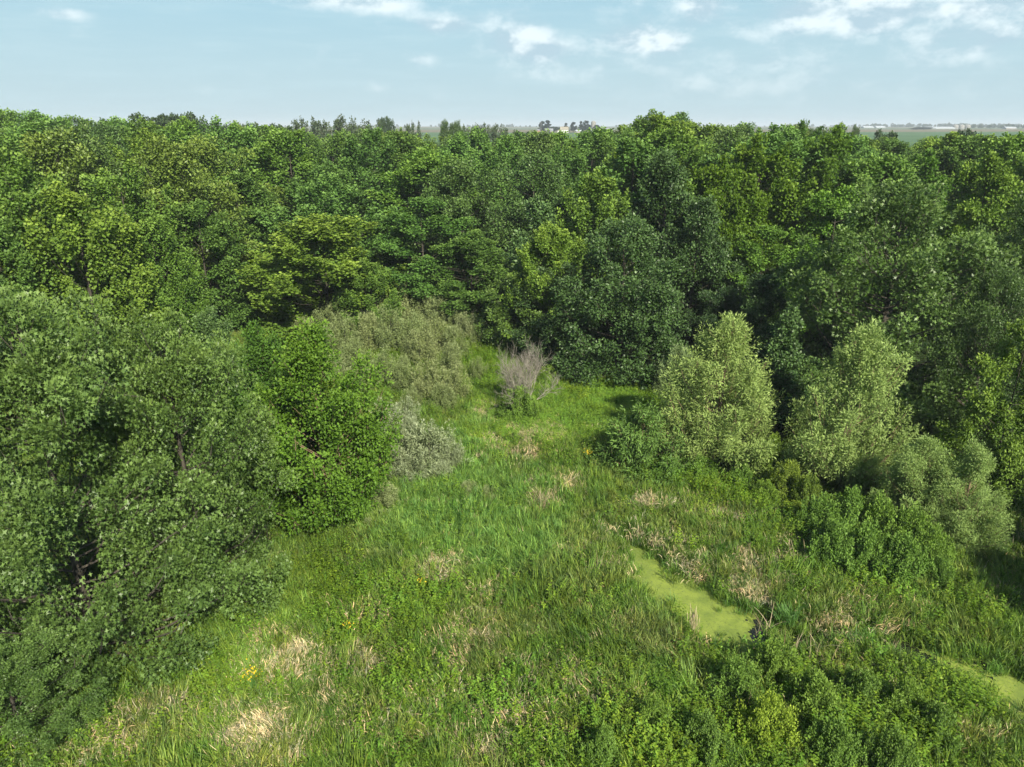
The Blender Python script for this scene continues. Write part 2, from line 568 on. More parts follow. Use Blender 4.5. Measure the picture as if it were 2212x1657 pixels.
    crown = fast_mesh(name + '_crown', V, F, [leafmat], {'v': ('FLOAT', np.repeat(v, per)), 'tip': ('FLOAT', np.repeat(tip, per))})
    trunk = fast_mesh(name + '_trunk', Vw, Fw, [bark], smooth=True)
    return {'name': name, 'crown': crown, 'trunk': trunk, 'h': h, 'r': rad}


def place_tree(proto, x, y, z, h, r, label, cat='tree', group=None, tint=(1, 1, 1), rot=None, name=None, rng=random):
    root = bpy.data.objects.new(name or proto['name'], None)
    COL.objects.link(root)
    root.location = (x, y, z)
    root.rotation_euler = (0, 0, rng.uniform(0, 6.28) if rot is None else rot)
    root.scale = (r / proto['r'], r / proto['r'], h / proto['h'])
    root.empty_display_size = 0.5
    root['label'] = label
    root['category'] = cat
    if group:
        root['group'] = group
    for part in ('trunk', 'crown'):
        nm = {'trunk': 'trunk', 'crown': 'crown'}[part]
        if cat in ('bush', 'shrub'):
            nm = {'trunk': 'stems', 'crown': 'foliage'}[part]
        c = link(nm, proto[part], root)
        if part == 'crown':
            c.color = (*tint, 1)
    return root


# ------------------------------------------------------------------ ground
POND = [(1352, 1178, 8), (1378, 1205, 26), (1412, 1245, 44), (1450, 1285, 58), (1500, 1318, 62), (1560, 1350, 66), (1615, 1375, 62), (1680, 1384, 36),
        (1750, 1384, 30), (1830, 1392, 28), (1920, 1402, 34), (2010, 1418, 40), (2090, 1448, 50), (2160, 1480, 62), (2240, 1520, 76), (2330, 1560, 90)]
pond_pts = []
for (x, y, hw) in POND:
    X, Y = ground(x, y, -0.25)
    pond_pts.append((X, Y, hw / FPX * depth(Y, -0.25) * 1.15))
pond_pts = np.array(pond_pts)


def pond_dist(X, Y):
    """Signed metres outside the bank (negative inside)."""
    X, Y = np.asarray(X, float), np.asarray(Y, float)
    best = np.full(X.shape, 1e9)
    for a, b in zip(pond_pts[:-1], pond_pts[1:]):
        d = b[:2] - a[:2]
        t = np.clip(((X - a[0]) * d[0] + (Y - a[1]) * d[1]) / (d @ d), 0, 1)
        w_ = a[2] + (b[2] - a[2]) * t
        best = np.minimum(best, np.hypot(X - a[0] - d[0] * t, Y - a[1] - d[1] * t) - w_)
    return best + (fbm(X, Y, 1.6) - 0.5) * 1.3


FAR_D = [-9e3, 0, 200, 400, 600, 900, 1300, 2200, 4000, 9000, 20000]
FAR_Z = [0, 0, 0, 4.0, 7.8, 10.7, 11.9, 14.6, 16.6, 17.3, 17.5]


def terrain(X, Y):
    X, Y = np.asarray(X, float), np.asarray(Y, float)
    d = np.hypot(X, np.maximum(Y, 0))
    z = np.interp(d, FAR_D, FAR_Z)
    near = np.clip((90 - d) / 30, 0, 1)
    z = z + near * ((fbm(X, Y, 9.0) - 0.5) * 0.6 + (vnoise(X, Y, 1.6) - .5) * .22)
    pd = pond_dist(X, Y)
    return z - 0.75 * np.clip(1.0 - (pd + 0.15) / 0.7, 0, 1) * (d < 90)


def far_lines(n_near, lo, hi, ext):
    near = np.linspace(lo, hi, n_near)
    k = np.geomspace(2.0, ext, 34)
    return np.concatenate([(lo - k)[::-1], near, hi + k])


gx = far_lines(181, -45, 45, 12000)
gy = far_lines(171, 0, 85, 15000)
GX, GY = np.meshgrid(gx, gy)
GZ = terrain(GX, GY)
nxg, nyg = len(gx), len(gy)
idx = np.arange(nxg * nyg).reshape(nyg, nxg)
GF = np.stack([idx[:-1, :-1], idx[:-1, 1:], idx[1:, 1:], idx[1:, :-1]], -1).reshape(-1, 4)
gm = bpy.data.materials.new('ground_and_fields')
gm.use_nodes = True
T = NT(gm.node_tree)
pb = T.n['Principled BSDF']
pos = T.new('ShaderNodeNewGeometry').outputs['Position']
sepg = T.new('ShaderNodeSeparateXYZ')
T.l.new(pos, sepg.inputs[0])
n1 = T.noise(pos, 1.3, 6.0, 0.6)
soil = T.mix(T.ramp(n1, 0.35, 0.65), (0.016, 0.020, 0.008, 1), (0.035, 0.055, 0.016, 1))
sdist = T.math('ADD', sepg.outputs[1], T.math('MULTIPLY', T.noise(T.vmath('MULTIPLY', pos, (1, 1, 0)), 0.0016, 2.0), 130.0))
rows = T.noise(T.vmath('MULTIPLY', pos, (0.004, 0.03, 0)), 1.0, 4.0)
crop = T.mix(T.ramp(rows, 0.35, 0.65), (0.050, 0.105, 0.045, 1), (0.072, 0.135, 0.055, 1))
brown = T.mix(rows, (0.11, 0.105, 0.065, 1), (0.16, 0.14, 0.09, 1))
ff = T.mix(T.ramp(sdist, 1010.0, 1030.0), crop, brown)
ff = T.mix(T.ramp(sdist, 1420.0, 1480.0), ff, (0.10, 0.13, 0.08, 1))
patch = T.new('ShaderNodeTexVoronoi')
patch.inputs['Scale'].default_value = 1.0
T.l.new(T.vmath('MULTIPLY', pos, (0.0011, 0.0007, 0)), patch.inputs['Vector'])
ff = T.mix(T.ramp(sdist, 2000.0, 2050.0), ff, T.mix(0.6, patch.outputs['Color'], (0.13, 0.16, 0.09, 1)))
ff = T.mix(T.ramp(sdist, 2000.0, 2050.0), ff, T.mix(T.ramp(patch.outputs['Distance'], 0.3, 0.6), (0.05, 0.085, 0.045, 1), (0.14, 0.14, 0.085, 1)))
T.l.new(T.mix(T.ramp(sepg.outputs[1], 215.0, 235.0), soil, ff), pb.inputs['Base Color'])
pb.inputs['Roughness'].default_value = 0.95
pb.inputs['Specular IOR Level'].default_value = 0.1
bmp = T.new('ShaderNodeBump')
bmp.inputs[0].default_value = 0.5
bmp.inputs[1].default_value = 0.15
T.l.new(n1, bmp.inputs['Height'])
T.l.new(bmp.outputs[0], pb.inputs['Normal'])
gme = fast_mesh('ground', np.stack([GX, GY, GZ], -1).reshape(-1, 3), GF, [gm], smooth=True)
link('ground', gme, kind='structure')


# pond water and the duckweed floating on it
def ribbon(extra, z, step=0.12):
    x0, x1 = pond_pts[:, 0].min() - 2, pond_pts[:, 0].max() + 2
    y0, y1 = pond_pts[:, 1].min() - 3, pond_pts[:, 1].max() + 3
    xs_, ys_ = np.arange(x0, x1, step), np.arange(y0, y1, step)
    X, Y = np.meshgrid(xs_, ys_)
    ok = pond_dist(X, Y) < extra
    id_ = np.arange(X.size).reshape(X.shape)
    q = ok[:-1, :-1] & ok[1:, :-1] & ok[:-1, 1:] & ok[1:, 1:]
    F = np.stack([id_[:-1, :-1], id_[:-1, 1:], id_[1:, 1:], id_[1:, :-1]], -1)[q]
    used, inv = np.unique(F, return_inverse=True)
    V = np.stack([X.ravel()[used], Y.ravel()[used], np.full(len(used), z)], -1)
    return V, inv.reshape(F.shape)


wm = bpy.data.materials.new('dark_pond_water')
wm.use_nodes = True
p = wm.node_tree.nodes['Principled BSDF']
p.inputs['Base Color'].default_value = (0.018, 0.022, 0.014, 1)
p.inputs['Roughness'].default_value = 0.12
V, F = ribbon(0.7, -0.30, 0.3)
link('water', fast_mesh('water', V, F, [wm]), kind='structure')

dm = bpy.data.materials.new('duckweed')
dm.use_nodes = True
T = NT(dm.node_tree)
pb = T.n['Principled BSDF']
pos = T.new('ShaderNodeNewGeometry').outputs['Position']
sx = T.new('ShaderNodeSeparateXYZ')
T.l.new(pos, sx.inputs[0])
n1 = T.noise(pos, 1.1, 5.0, 0.6, 0.4)
n2 = T.noise(pos, 9.0, 6.0, 0.7, 0.5)
n3 = T.noise(pos, 45.0, 3.0, 0.6)
col = T.mix(T.ramp(n1, 0.36, 0.66), (0.135, 0.190, 0.028, 1), (0.215, 0.275, 0.040, 1))
col = T.mix(T.math('MULTIPLY', T.ramp(n2, 0.50, 0.68), 0.75), col, (0.075, 0.11, 0.025, 1))
col = T.mix(T.math('MULTIPLY', T.ramp(n3, 0.56, 0.70), 0.45), col, (0.055, 0.075, 0.02, 1))
T.l.new(col, pb.inputs['Base Color'])
pb.inputs['Roughness'].default_value = 0.75
bmp = T.new('ShaderNodeBump')
bmp.inputs[0].default_value = 0.6
bmp.inputs[1].default_value = 0.02
T.l.new(n3, bmp.inputs['Height'])
T.l.new(bmp.outputs[0], pb.inputs['Normal'])
V, F = ribbon(0.55, -0.296, 0.10)
cx_ = V[F].mean(1)
px_, py_ = project(cx_[:, 0], cx_[:, 1], cx_[:, 2])
thin = np.interp(px_, [1300, 1560, 1660, 1900, 2020, 2211], [.12, .22, .56, .60, .42, .34])
keep = fbm(cx_[:, 0] + 40, cx_[:, 1], 0.9) * 0.7 + 0.3 * fbm(cx_[:, 0], cx_[:, 1] + 9, 0.3) > thin
F = F[keep]
used, inv = np.unique(F, return_inverse=True)
link('duckweed', fast_mesh('duckweed', V[used], inv.reshape(F.shape), [dm]), kind='stuff', cat='duckweed',
     label='bright yellow green duckweed covering the narrow pond in the meadow')


# ------------------------------------------------------------------ scattered ground cover (stuff): one object holds the tuft shapes and the points
def tuft(kind, seed):
    rs = np.random.RandomState(seed)
    V, F, A, off = [], [], [], 0
    spec = {  # blades, spread, length, width, lean
        'reed': (40, .17, .50, .011, 1.05), 'short': (36, .18, .16, .011, .9), 'straw': (46, .24, .42, .009, 1.5), 'sedge': (44, .10, .70, .010, .8)}
    if kind in spec:
        nbld, spread, ln, wd, lean = spec[kind]
        az0 = rs.rand() * 6.28
        for b in range(nbld):
            base = np.array([*(rs.randn(2) * spread), 0.0])
            a_ = rs.rand() * 6.28 if kind != 'straw' else az0 + rs.randn() * 0.8
            d = np.array([math.cos(a_), math.sin(a_), 0])
            L = ln * (0.55 + 0.7 * rs.rand())
            le = lean * (0.25 + rs.rand())
            s = np.linspace(0, 1, 4)
            th = le * s ** 1.2 * 1.25
            pts = base + np.cumsum(np.stack([d * math.sin(t) + np.array([0, 0, 1]) * math.cos(t) for t in th]) * L / 4, 0)
            side = np.cross(d, [0, 0, 1]) * math.cos(rs.randn() * .6) + np.array([0, 0, 1]) * 0.3 * rs.randn()
            side /= np.linalg.norm(side)
            ww = wd * np.array([.7, 1, .8, .12]) * (0.7 + 0.6 * rs.rand())
            q = np.concatenate([pts - side * ww[:, None], pts + side * ww[:, None]])
            V.append(q)
            for i in range(3):
                F.append([off + i, off + i + 1, off + 5 + i, off + 4 + i])
            A += [rs.rand()] * 8
            off += 8
    else:                     # leafy weeds: upright stems with leaves all the way
        nst = {'weed': 6, 'cover': 10, 'flower': 5}[kind]
        for b in range(nst):
            base = np.array([*(rs.randn(2) * (.16 if kind != 'cover' else .26)), 0.0])
            ht = {'weed': .75, 'cover': .32, 'flower': .9}[kind] * (0.6 + 0.6 * rs.rand())
            lean_ = rs.randn(2) * .22
            nl = {'weed': 20, 'cover': 12, 'flower': 11}[kind]
            for i in range(nl):
                f = (i + 1) / nl
                P0 = base + np.array([lean_[0] * f * ht, lean_[1] * f * ht, ht * f])
                a_ = i * 2.4 + rs.rand()
                d = np.array([math.cos(a_), math.sin(a_), .35 * rs.randn() - .1 + .5 * f])
                d /= np.linalg.norm(d)
                n_ = np.array([-.3 * d[0], -.3 * d[1], 1.0]) + rs.randn(3) * .25
                sdv = np.cross(d, n_)
                sdv /= np.linalg.norm(sdv)
                L = (.105 if kind != 'cover' else .085) * (.7 + .6 * rs.rand()) * (1.1 - .4 * f)
                V.append(np.stack([P0, P0 + d * L * .45 + sdv * L * .26, P0 + d * L - np.array([0, 0, .3 * L]), P0 + d * L * .45 - sdv * L * .26]))
                F.append([off, off + 1, off + 2, off + 3])
                A += [min(1, .25 * rs.rand() + .55 * rs.rand() + .2 * f)] * 4
                off += 4
    return np.concatenate(V), np.array(F), np.array(A)


def scatter(name, kinds, mat, X, Y, tint, scl, label, cat, tilt=0.12, seed=0, zoff=-0.03, zfix=None):
    rs = np.random.RandomState(seed)
    VV, FF, vr, va, off = [], [], [], [], 0
    for i, kd in enumerate(kinds):
        v, f, a = tuft(kd, seed * 10 + i)
        VV.append(v)
        FF.append(f + off)
        vr += [i] * len(v)
        va += list(a)
        off += len(v)
    n, nt = len(X), off
    Z = terrain(X, Y) + zoff if zfix is None else np.full(n, zfix)
    V = np.concatenate(VV + [np.stack([X, Y, Z], -1)])
    zc = lambda k: np.zeros(k)
    # grass lodges together: neighbouring tufts lean the same way
    tx = (fbm(X + 13, Y + 5, 1.7) - .5) * 2.6 * tilt * 2 + rs.randn(n) * tilt * .5
    ty = (fbm(X + 91, Y + 63, 1.7) - .5) * 2.6 * tilt * 2 + rs.randn(n) * tilt * .5
    a_ = rs.rand(n) * 6.28
    cx, sx_, cy, sy_, ca, sa = np.cos(tx), np.sin(tx), np.cos(ty), np.sin(ty), np.cos(a_), np.sin(a_)
    m00, m10, m20 = cy * ca, sx_ * sy_ * ca + cx * sa, -cx * sy_ * ca + sx_ * sa
    m21, m22 = cx * sy_ * sa + sx_ * ca, cx * cy
    rot = np.concatenate([np.zeros((nt, 3)), np.stack([np.arctan2(m21, m22), -np.arcsin(np.clip(m20, -1, 1)), np.arctan2(m10, m00)], -1)])
    at_ = {
        'ispt': ('INT', np.concatenate([zc(nt), np.ones(n)])),
        'variant': ('INT', np.concatenate([vr, rs.randint(0, len(kinds), n)])),
        'v': ('FLOAT', np.concatenate([va, zc(n)])),
        'rot': ('FLOAT_VECTOR', rot),
        'scl': ('FLOAT', np.concatenate([np.ones(nt), scl])),
        'tint': ('FLOAT_VECTOR', np.concatenate([np.zeros((nt, 3)), tint])),
    }
    me = fast_mesh(name, V, np.concatenate(FF), [mat], at_)
    o = link(name, me, label=label, cat=cat, kind='stuff')
    ng = bpy.data.node_groups.new(name + '_scatter', 'GeometryNodeTree')
    ng.interface.new_socket('Geometry', in_out='INPUT', socket_type='NodeSocketGeometry')
    ng.interface.new_socket('Geometry', in_out='OUTPUT', socket_type='NodeSocketGeometry')
    N, L = ng.nodes, ng.links
    gi, go = N.new('NodeGroupInput'), N.new('NodeGroupOutput')

    def na(nm, tp):
        q = N.new('GeometryNodeInputNamedAttribute')
        q.data_type = tp
        q.inputs['Name'].default_value = nm
        return next(s_ for s_ in q.outputs if s_.enabled and s_.name == 'Attribute')
    sg = N.new('GeometryNodeSeparateGeometry')
    sg.domain = 'POINT'
    L.new(gi.outputs[0], sg.inputs[0])
    cmpn = N.new('FunctionNodeCompare')
    cmpn.data_type = 'INT'
    cmpn.operation = 'EQUAL'
    ia = [s_ for s_ in cmpn.inputs if s_.enabled]
    L.new(na('ispt', 'INT'), ia[0])
    ia[1].default_value = 1
    L.new(cmpn.outputs[0], sg.inputs[1])
    spl = N.new('GeometryNodeSplitToInstances')
    spl.domain = 'POINT'
    L.new(sg.outputs[1], spl.inputs[0])
    L.new(na('variant', 'INT'), spl.inputs['Group ID'])
    iop = N.new('GeometryNodeInstanceOnPoints')
    L.new(sg.outputs[0], iop.inputs['Points'])
    L.new(spl.outputs[0], iop.inputs['Instance'])
    iop.inputs['Pick Instance'].default_value = True
    L.new(na('variant', 'INT'), iop.inputs['Instance Index'])
    L.new(na('rot', 'FLOAT_VECTOR'), iop.inputs['Rotation'])
    L.new(na('scl', 'FLOAT'), iop.inputs['Scale'])
    L.new(iop.outputs[0], go.inputs[0])
    md = o.modifiers.new('scatter', 'NODES')
    md.node_group = ng
    return o


def ell(px, py, lst, soft=0.35):
    """Sum of soft ellipses (x, y, a, b, weight) at pixel positions."""
    r_ = np.zeros(len(px))
    for (x, y, a, b, wt) in lst:
        q = np.sqrt(((px - x) / a) ** 2 + ((py - y) / b) ** 2)
        r_ = np.maximum(r_, wt * np.clip((1 + soft - q) / (2 * soft), 0, 1))
    return r_


rg = np.random.RandomState(5)


def candidates(density, ymin=13.0, ymax=78.0):
    n = int(density * 70 * (ymax - ymin))
    X = rg.uniform(-36, 36, n)
    Y = rg.uniform(ymin, ymax, n)
    px, py = project(X, Y, np.zeros(n))
    ok = (px > -140) & (px < 2211 + 140) & (py < 1657 + 160)
    # nothing grows as meadow deep under the forest
    edge = np.interp(px, [-200, 300, 600, 1080, 1250, 1450, 1700, 1950, 2150, 2400], [700, 700, 650, 640, 770, 820, 870, 930, 1020, 1080])
    ok &= py > edge
    return X[ok], Y[ok], px[ok], py[ok]


DRY = [(600, 1395, 70, 42, 1), (745, 1440, 95, 34, .6), (958, 1248, 55, 30, 1), (1020, 1300, 60, 22, .5), (1010, 1385, 52, 34, .8), (1120, 1562, 66, 34, 1),
       (545, 1600, 115, 60, 1), (360, 1540, 80, 40, .65), (250, 1600, 90, 50, .5), (975, 1470, 34, 32, .8), (1045, 885, 26, 26, 1.5), (1080, 905, 26, 12, 1.5), (1165, 936, 50, 17, 1.5),
       (1110, 960, 60, 18, .5), (1640, 1235, 62, 52, .55), (1545, 1125, 60, 22, .6), (1470, 1090, 60, 30, .3), (1700, 1200, 40, 22, .7), (2175, 1250, 60, 90, .45), (2050, 1170, 50, 25, .8),
       (820, 1345, 60, 32, .6), (640, 1440, 120, 50, .5), (900, 1560, 160, 60, .4), (1250, 1500, 80, 40, .4), (1480, 1200, 80, 40, .35), (1880, 1330, 120, 40, .35), (1390, 1100, 24, 22, .9), (1170, 1092, 34, 20, .8), (1230, 1060, 40, 20, .5), (1150, 1045, 30, 12, .5), (1880, 1250, 60, 30, .3), (2120, 1580, 60, 60, .3),
       (1300, 1230, 40, 26, .5), (1210, 1190, 40, 18, .4), (1330, 1350, 60, 40, .35), (1060, 1640, 60, 30, .6), (730, 1560, 60, 40, .4), (1190, 1450, 90, 60, .25),
       (1620, 1060, 50, 20, .4), (1000, 1340, 100, 40, .3), (880, 830, 60, 14, .3)]
LEAFY = [(880, 1330, 90, 70, .9), (760, 1330, 90, 70, .6), (690, 1260, 60, 40, .6), (950, 1400, 60, 40, .6), (1850, 1160, 180, 90, .9), (1480, 1600, 330, 130, .6), (1900, 1540, 200, 90, .7), (1640, 1500, 150, 70, .7),
         (1560, 1090, 90, 60, .5), (1700, 1010, 60, 70, .8), (480, 1480, 120, 50, .6), (1280, 1500, 110, 60, .5), (860, 1470, 60, 60, .5), (1480, 1040, 80, 40, .5), (1900, 1280, 110, 50, .4), (1040, 1500, 70, 50, .4),
         (900, 720, 260, 120, .6), (1040, 690, 60, 60, .7), (620, 1120, 60, 60, .4), (100, 1640, 200, 60, .5), (2100, 1350, 90, 50, .4)]
SHORT = [(1320, 850, 140, 95, 1), (1230, 900, 130, 70, 1), (1130, 945, 130, 60, .8), (1060, 800, 70, 90, .8), (1010, 960, 60, 60, .5)]
BRIGHT = [(1000, 1120, 190, 110, 1), (1030, 960, 60, 70, .9), (1090, 1180, 160, 80, .8), (1570, 1290, 60, 40, .7), (1620, 1420, 40, 40, .5), (1080, 700, 70, 60, .6), (1450, 1480, 60, 30, .6), (1500, 1330, 60, 30, .5)]
DARKG_SHADE = [(640, 1150, 90, 60, .8), (700, 1190, 140, 60, .5), (1180, 1290, 120, 60, .7), (1340, 1400, 130, 60, .5), (1800, 1440, 130, 30, .7), (1200, 1560, 150, 80, .5), (2120, 1150, 120, 80, .8)]  # dark grass; patches beside the oaks and at the right edge paint cast shade

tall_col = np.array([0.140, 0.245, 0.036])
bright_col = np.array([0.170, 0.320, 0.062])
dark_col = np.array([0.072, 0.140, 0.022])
short_col = np.array([0.175, 0.315, 0.042])
dry_col = np.array([0.50, 0.44, 0.26])
olive_col = np.array([0.250, 0.285, 0.085])
weed_col = np.array([0.120, 0.230, 0.024])
yel_col = np.array([0.26, 0.34, 0.040])


def jitter(c, rs, amt=0.2):
    n = len(c)
    k = 1 + (rs.rand(n, 1) - 0.5) * 2 * amt
    h = (rs.rand(n) - 0.5) * amt
    return np.clip(c * k * np.stack([1 + h, np.ones(n), 1 - h], -1), 0.005, 0.9)


# tall arching grass
X, Y, px, py = candidates(34)
nz, nz2 = fbm(X, Y, 3.2), fbm(X + 50, Y + 20, 1.2)
sh, lf, dr = ell(px, py, SHORT), ell(px, py, LEAFY), ell(px, py, DRY)
pd = pond_dist(X, Y)
keep = (rg.rand(len(X)) > sh * 1.3) & (rg.rand(len(X)) > lf * 0.65) & (rg.rand(len(X)) > dr * 0.55) & (pd > 0.05)
X, Y, px, py, nz, nz2, pd = [a[keep] for a in (X, Y, px, py, nz, nz2, pd)]
br, dk = ell(px, py, BRIGHT)[:, None], ell(px, py, DARKG_SHADE)[:, None]
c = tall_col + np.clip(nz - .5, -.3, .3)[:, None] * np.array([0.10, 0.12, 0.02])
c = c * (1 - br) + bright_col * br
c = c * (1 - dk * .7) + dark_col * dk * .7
ol = np.clip((nz2[:, None] - .46) * 3.5, 0, 1) * (1 - br * .8)
c = c * (1 - ol * .6) + olive_col * ol * .6
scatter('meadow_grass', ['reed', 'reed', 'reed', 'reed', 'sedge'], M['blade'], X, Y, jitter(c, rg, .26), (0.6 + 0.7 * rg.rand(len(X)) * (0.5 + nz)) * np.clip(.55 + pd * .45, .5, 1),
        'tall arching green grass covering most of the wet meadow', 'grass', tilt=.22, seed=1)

# grass standing in the edge of the water
X, Y, px, py = candidates(60, 14, 32)
pd = pond_dist(X, Y)
keep = (pd < .35) & (pd > -.75) & (rg.rand(len(X)) < np.interp(pd, [-.75, -.25, .1, .35], [.01, .08, .6, .7]) * (.3 + 1.2 * (fbm(X, Y + 33, .8) > .5)))
X, Y, px, py = [a[keep] for a in (X, Y, px, py)]
c = np.tile(np.array([.12, .22, .035]), (len(X), 1))
scatter('pond_edge_grass', ['reed', 'sedge', 'reed'], M['blade'], X, Y, jitter(c, rg, .3), .5 + .6 * rg.rand(len(X)),
        'green grass growing out into the duckweed along the pond banks', 'grass', tilt=.2, seed=7, zfix=-.33)

# short turf in the clearing
X, Y, px, py = candidates(46, 38, 66)
sh = ell(px, py, SHORT)
keep = rg.rand(len(X)) < sh
X, Y, px, py = [a[keep] for a in (X, Y, px, py)]
nz = fbm(X, Y, 2.2)[:, None]
c = short_col * (0.82 + .4 * nz) + np.clip(nz - .5, 0, 1) * np.array([.16, .08, .0])
scatter('clearing_turf', ['short', 'short', 'cover'], M['blade'], X, Y, jitter(c, rg, .22), 0.9 + 0.5 * rg.rand(len(X)),
        'short bright green turf in the clearing beside the dead shrub', 'grass', seed=2)

# leafy weeds
X, Y, px, py = candidates(30)
lf = ell(px, py, LEAFY, .5)
nz = fbm(X + 30, Y + 11, 1.6)
pd = pond_dist(X, Y)
keep = (rg.rand(len(X)) < np.clip(lf * 1.3 * (nz * 2 - .25) + .13 * (nz > .55), 0, 1)) & (pd > .15) & (rg.rand(len(X)) > ell(px, py, DRY) * .8)
X, Y, px, py, nz = [a[keep] for a in (X, Y, px, py, nz)]
nn = np.clip(fbm(X + 9, Y + 77, 1.0)[:, None] * 1.6 - .45, 0, 1)
c = weed_col * (1 - nn * .35) + yel_col * nn * .35
scatter('leafy_weeds', ['weed', 'weed', 'cover', 'weed', 'cover'], M['weed'], X, Y, jitter(c, rg, .26), 0.7 + 0.75 * rg.rand(len(X)) * (.5 + nz),
        'knee high leafy green weeds growing in patches through the meadow', 'weeds', tilt=.18, seed=3)

# dry straw
X, Y, px, py = candidates(42)
dr = ell(px, py, DRY, .5)
nz = fbm(X + 80, Y + 41, .9)
pd = pond_dist(X, Y)
keep = (rg.rand(len(X)) < np.clip(dr * (nz * 3.4 - .3) + .10 * (nz > .5), 0, 1)) & (pd > .25)
X, Y, px, py, nz = [a[keep] for a in (X, Y, px, py, nz)]
far = np.clip((1000 - py) / 100, 0, 1)
c = np.tile(dry_col, (len(X), 1)) * (0.75 + .5 * nz[:, None])
scatter('dry_grass', ['straw', 'straw', 'straw', 'straw'], M['straw'], X, Y, jitter(c, rg, .24), (0.6 + 0.6 * rg.rand(len(X))) * (1 - .45 * far),
        'flattened tan dry grass lying in patches in the green meadow', 'dry grass', tilt=.3, seed=4)

# rough undergrowth along and under the forest edge
n = 9000
X, Y = rg.uniform(-60, 55, n), rg.uniform(28, 100, n)
px, py = project(X, Y, np.zeros(n))
edge = np.interp(px, [-200, 300, 600, 1080, 1250, 1450, 1700, 1950, 2150, 2400], [700, 700, 650, 640, 770, 820, 870, 930, 1020, 1080])
ok = (py < edge + 12) & (px > -100) & (px < 2330)
X, Y = X[ok], Y[ok]
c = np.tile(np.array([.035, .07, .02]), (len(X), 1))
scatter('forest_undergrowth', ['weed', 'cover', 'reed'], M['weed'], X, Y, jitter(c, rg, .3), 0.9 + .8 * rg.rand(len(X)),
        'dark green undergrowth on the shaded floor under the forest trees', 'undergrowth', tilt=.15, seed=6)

# ------------------------------------------------------------------ tree kinds
random.seed(3)
K = {}
K['oak'] = [make_tree('oak_tree', 21, 12.5, 6.3, .04, 'round', 96, 7, 150, .145, 'star', M['oak'], M['bark'], ascend=.30, lump=.85, sprl=.56, trunk_r=.24, upn=.5, barebark=True, shell=.3, squash=.85, rvar=.32, inn=.38)]
mp = dict(leafmat=M['maple'], bark=M['bark'])
K['maple'] = [
    make_tree('maple_tree', 31, 15, 4.6, .06, 'round', 84, 9, 76, .19, 'broad', ascend=.9, lump=.8, sprl=.42, upn=.35, elong=2.2, **mp),
    make_tree('maple_tree', 32, 15, 4.8, .06, 'round', 88, 9, 72, .19, 'broad', ascend=1.05, lump=.75, sprl=.40, upn=.35, elong=2.4, **mp),
    make_tree('maple_tree', 33, 15, 4.6, .05, 'round', 84, 9, 74, .19, 'broad', ascend=.7, lump=.85, sprl=.43, upn=.4, elong=2.0, rvar=.25, **mp),
    make_tree('maple_tree', 34, 15, 4.6, .05, 'round', 80, 9, 74, .19, 'broad', ascend=.5, lump=.9, sprl=.44, upn=.45, elong=1.9, squash=.75, rvar=.25, **mp),
    make_tree('maple_tree', 35, 15, 4.6, .06, 'round', 84, 9, 74, .19, 'broad', ascend=1.2, lump=.75, sprl=.40, upn=.35, elong=2.4, **mp)]
K['layer'] = [
    make_tree('hackberry_tree', 41, 14, 5.0, .04, 'round', 84, 7, 92, .19, 'broad', M['maple'], M['bark'], ascend=.05, lump=1.0, sprl=.66, upn=.95, squash=.28, elong=1.5, rvar=.25),
    make_tree('hackberry_tree', 42, 14, 4.8, .04, 'oval', 80, 7, 92, .19, 'broad', M['maple'], M['bark'], ascend=.15, lump=.95, sprl=.64, upn=.9, squash=.32, elong=1.5, rvar=.25)]
K['elm'] = [make_tree('elm_tree', 51, 9.5, 3.6, .06, 'oval', 130, 6, 72, .14, 'oval', M['elm'], M['bark_tan'], ascend=.6, lump=.7, sprl=.36, trunk_r=.11, upn=.5, barebark=True, elong=2.1, rvar=.28)]
K['syc'] = [make_tree('sycamore_tree', 55, 15, 4.6, .05, 'round', 90, 7, 80, .21, 'broad', M['elm'], M['bark'], ascend=.6, lump=.8, sprl=.52, upn=.45, elong=1.3, rvar=.25)]
K['dark'] = [
    make_tree('round_tree', 61, 12, 4.8, .02, 'round', 92, 8, 84, .17, 'oval', M['dark'], M['bark'], ascend=.3, lump=.9, sprl=.50, upn=.45, barebark=True, elong=1.2, rvar=.22),
    make_tree('round_tree', 62, 12, 4.6, .02, 'ovoid', 88, 8, 84, .17, 'oval', M['dark'], M['bark'], ascend=.5, lump=.85, sprl=.48, upn=.45, elong=1.3, rvar=.22)]
K['big'] = [make_tree('oak_tree', 71, 14, 6.0, .03, 'round', 110, 8, 78, .18, 'star', M['oak'], M['bark'], ascend=.4, lump=.85, sprl=.54, trunk_r=.3, upn=.5, barebark=True, rvar=.26, inn=.3)]
K['willow'] = [
    make_tree('willow_tree', 81, 8.5, 3.4, .08, 'ovoid', 110, 8, 76, .17, 'narrow', M['willow'], M['bark_tan'], ascend=.8, lump=1.0, sprl=.42, trunk_r=.17, upn=.45, barebark=True, elong=1.5, rvar=.25, inn=.3),
    make_tree('willow_tree', 82, 8.5, 3.2, .12, 'ovoid', 100, 8, 76, .17, 'narrow', M['willow'], M['bark_tan'], ascend=.9, lump=1.0, sprl=.42, trunk_r=.2, upn=.45, barebark=True, elong=1.5, rvar=.3, inn=.3)]
K['sapling'] = [make_tree('slender_tree', 91, 9, 2.0, .05, 'tall', 56, 6, 50, .17, 'oval', M['dark'], M['bark'], ascend=.9, lump=1.0, sprl=.36, trunk_r=.09, upn=.5, elong=1.5)]
sh_ = dict(trunk_r=.03, shell=.3)
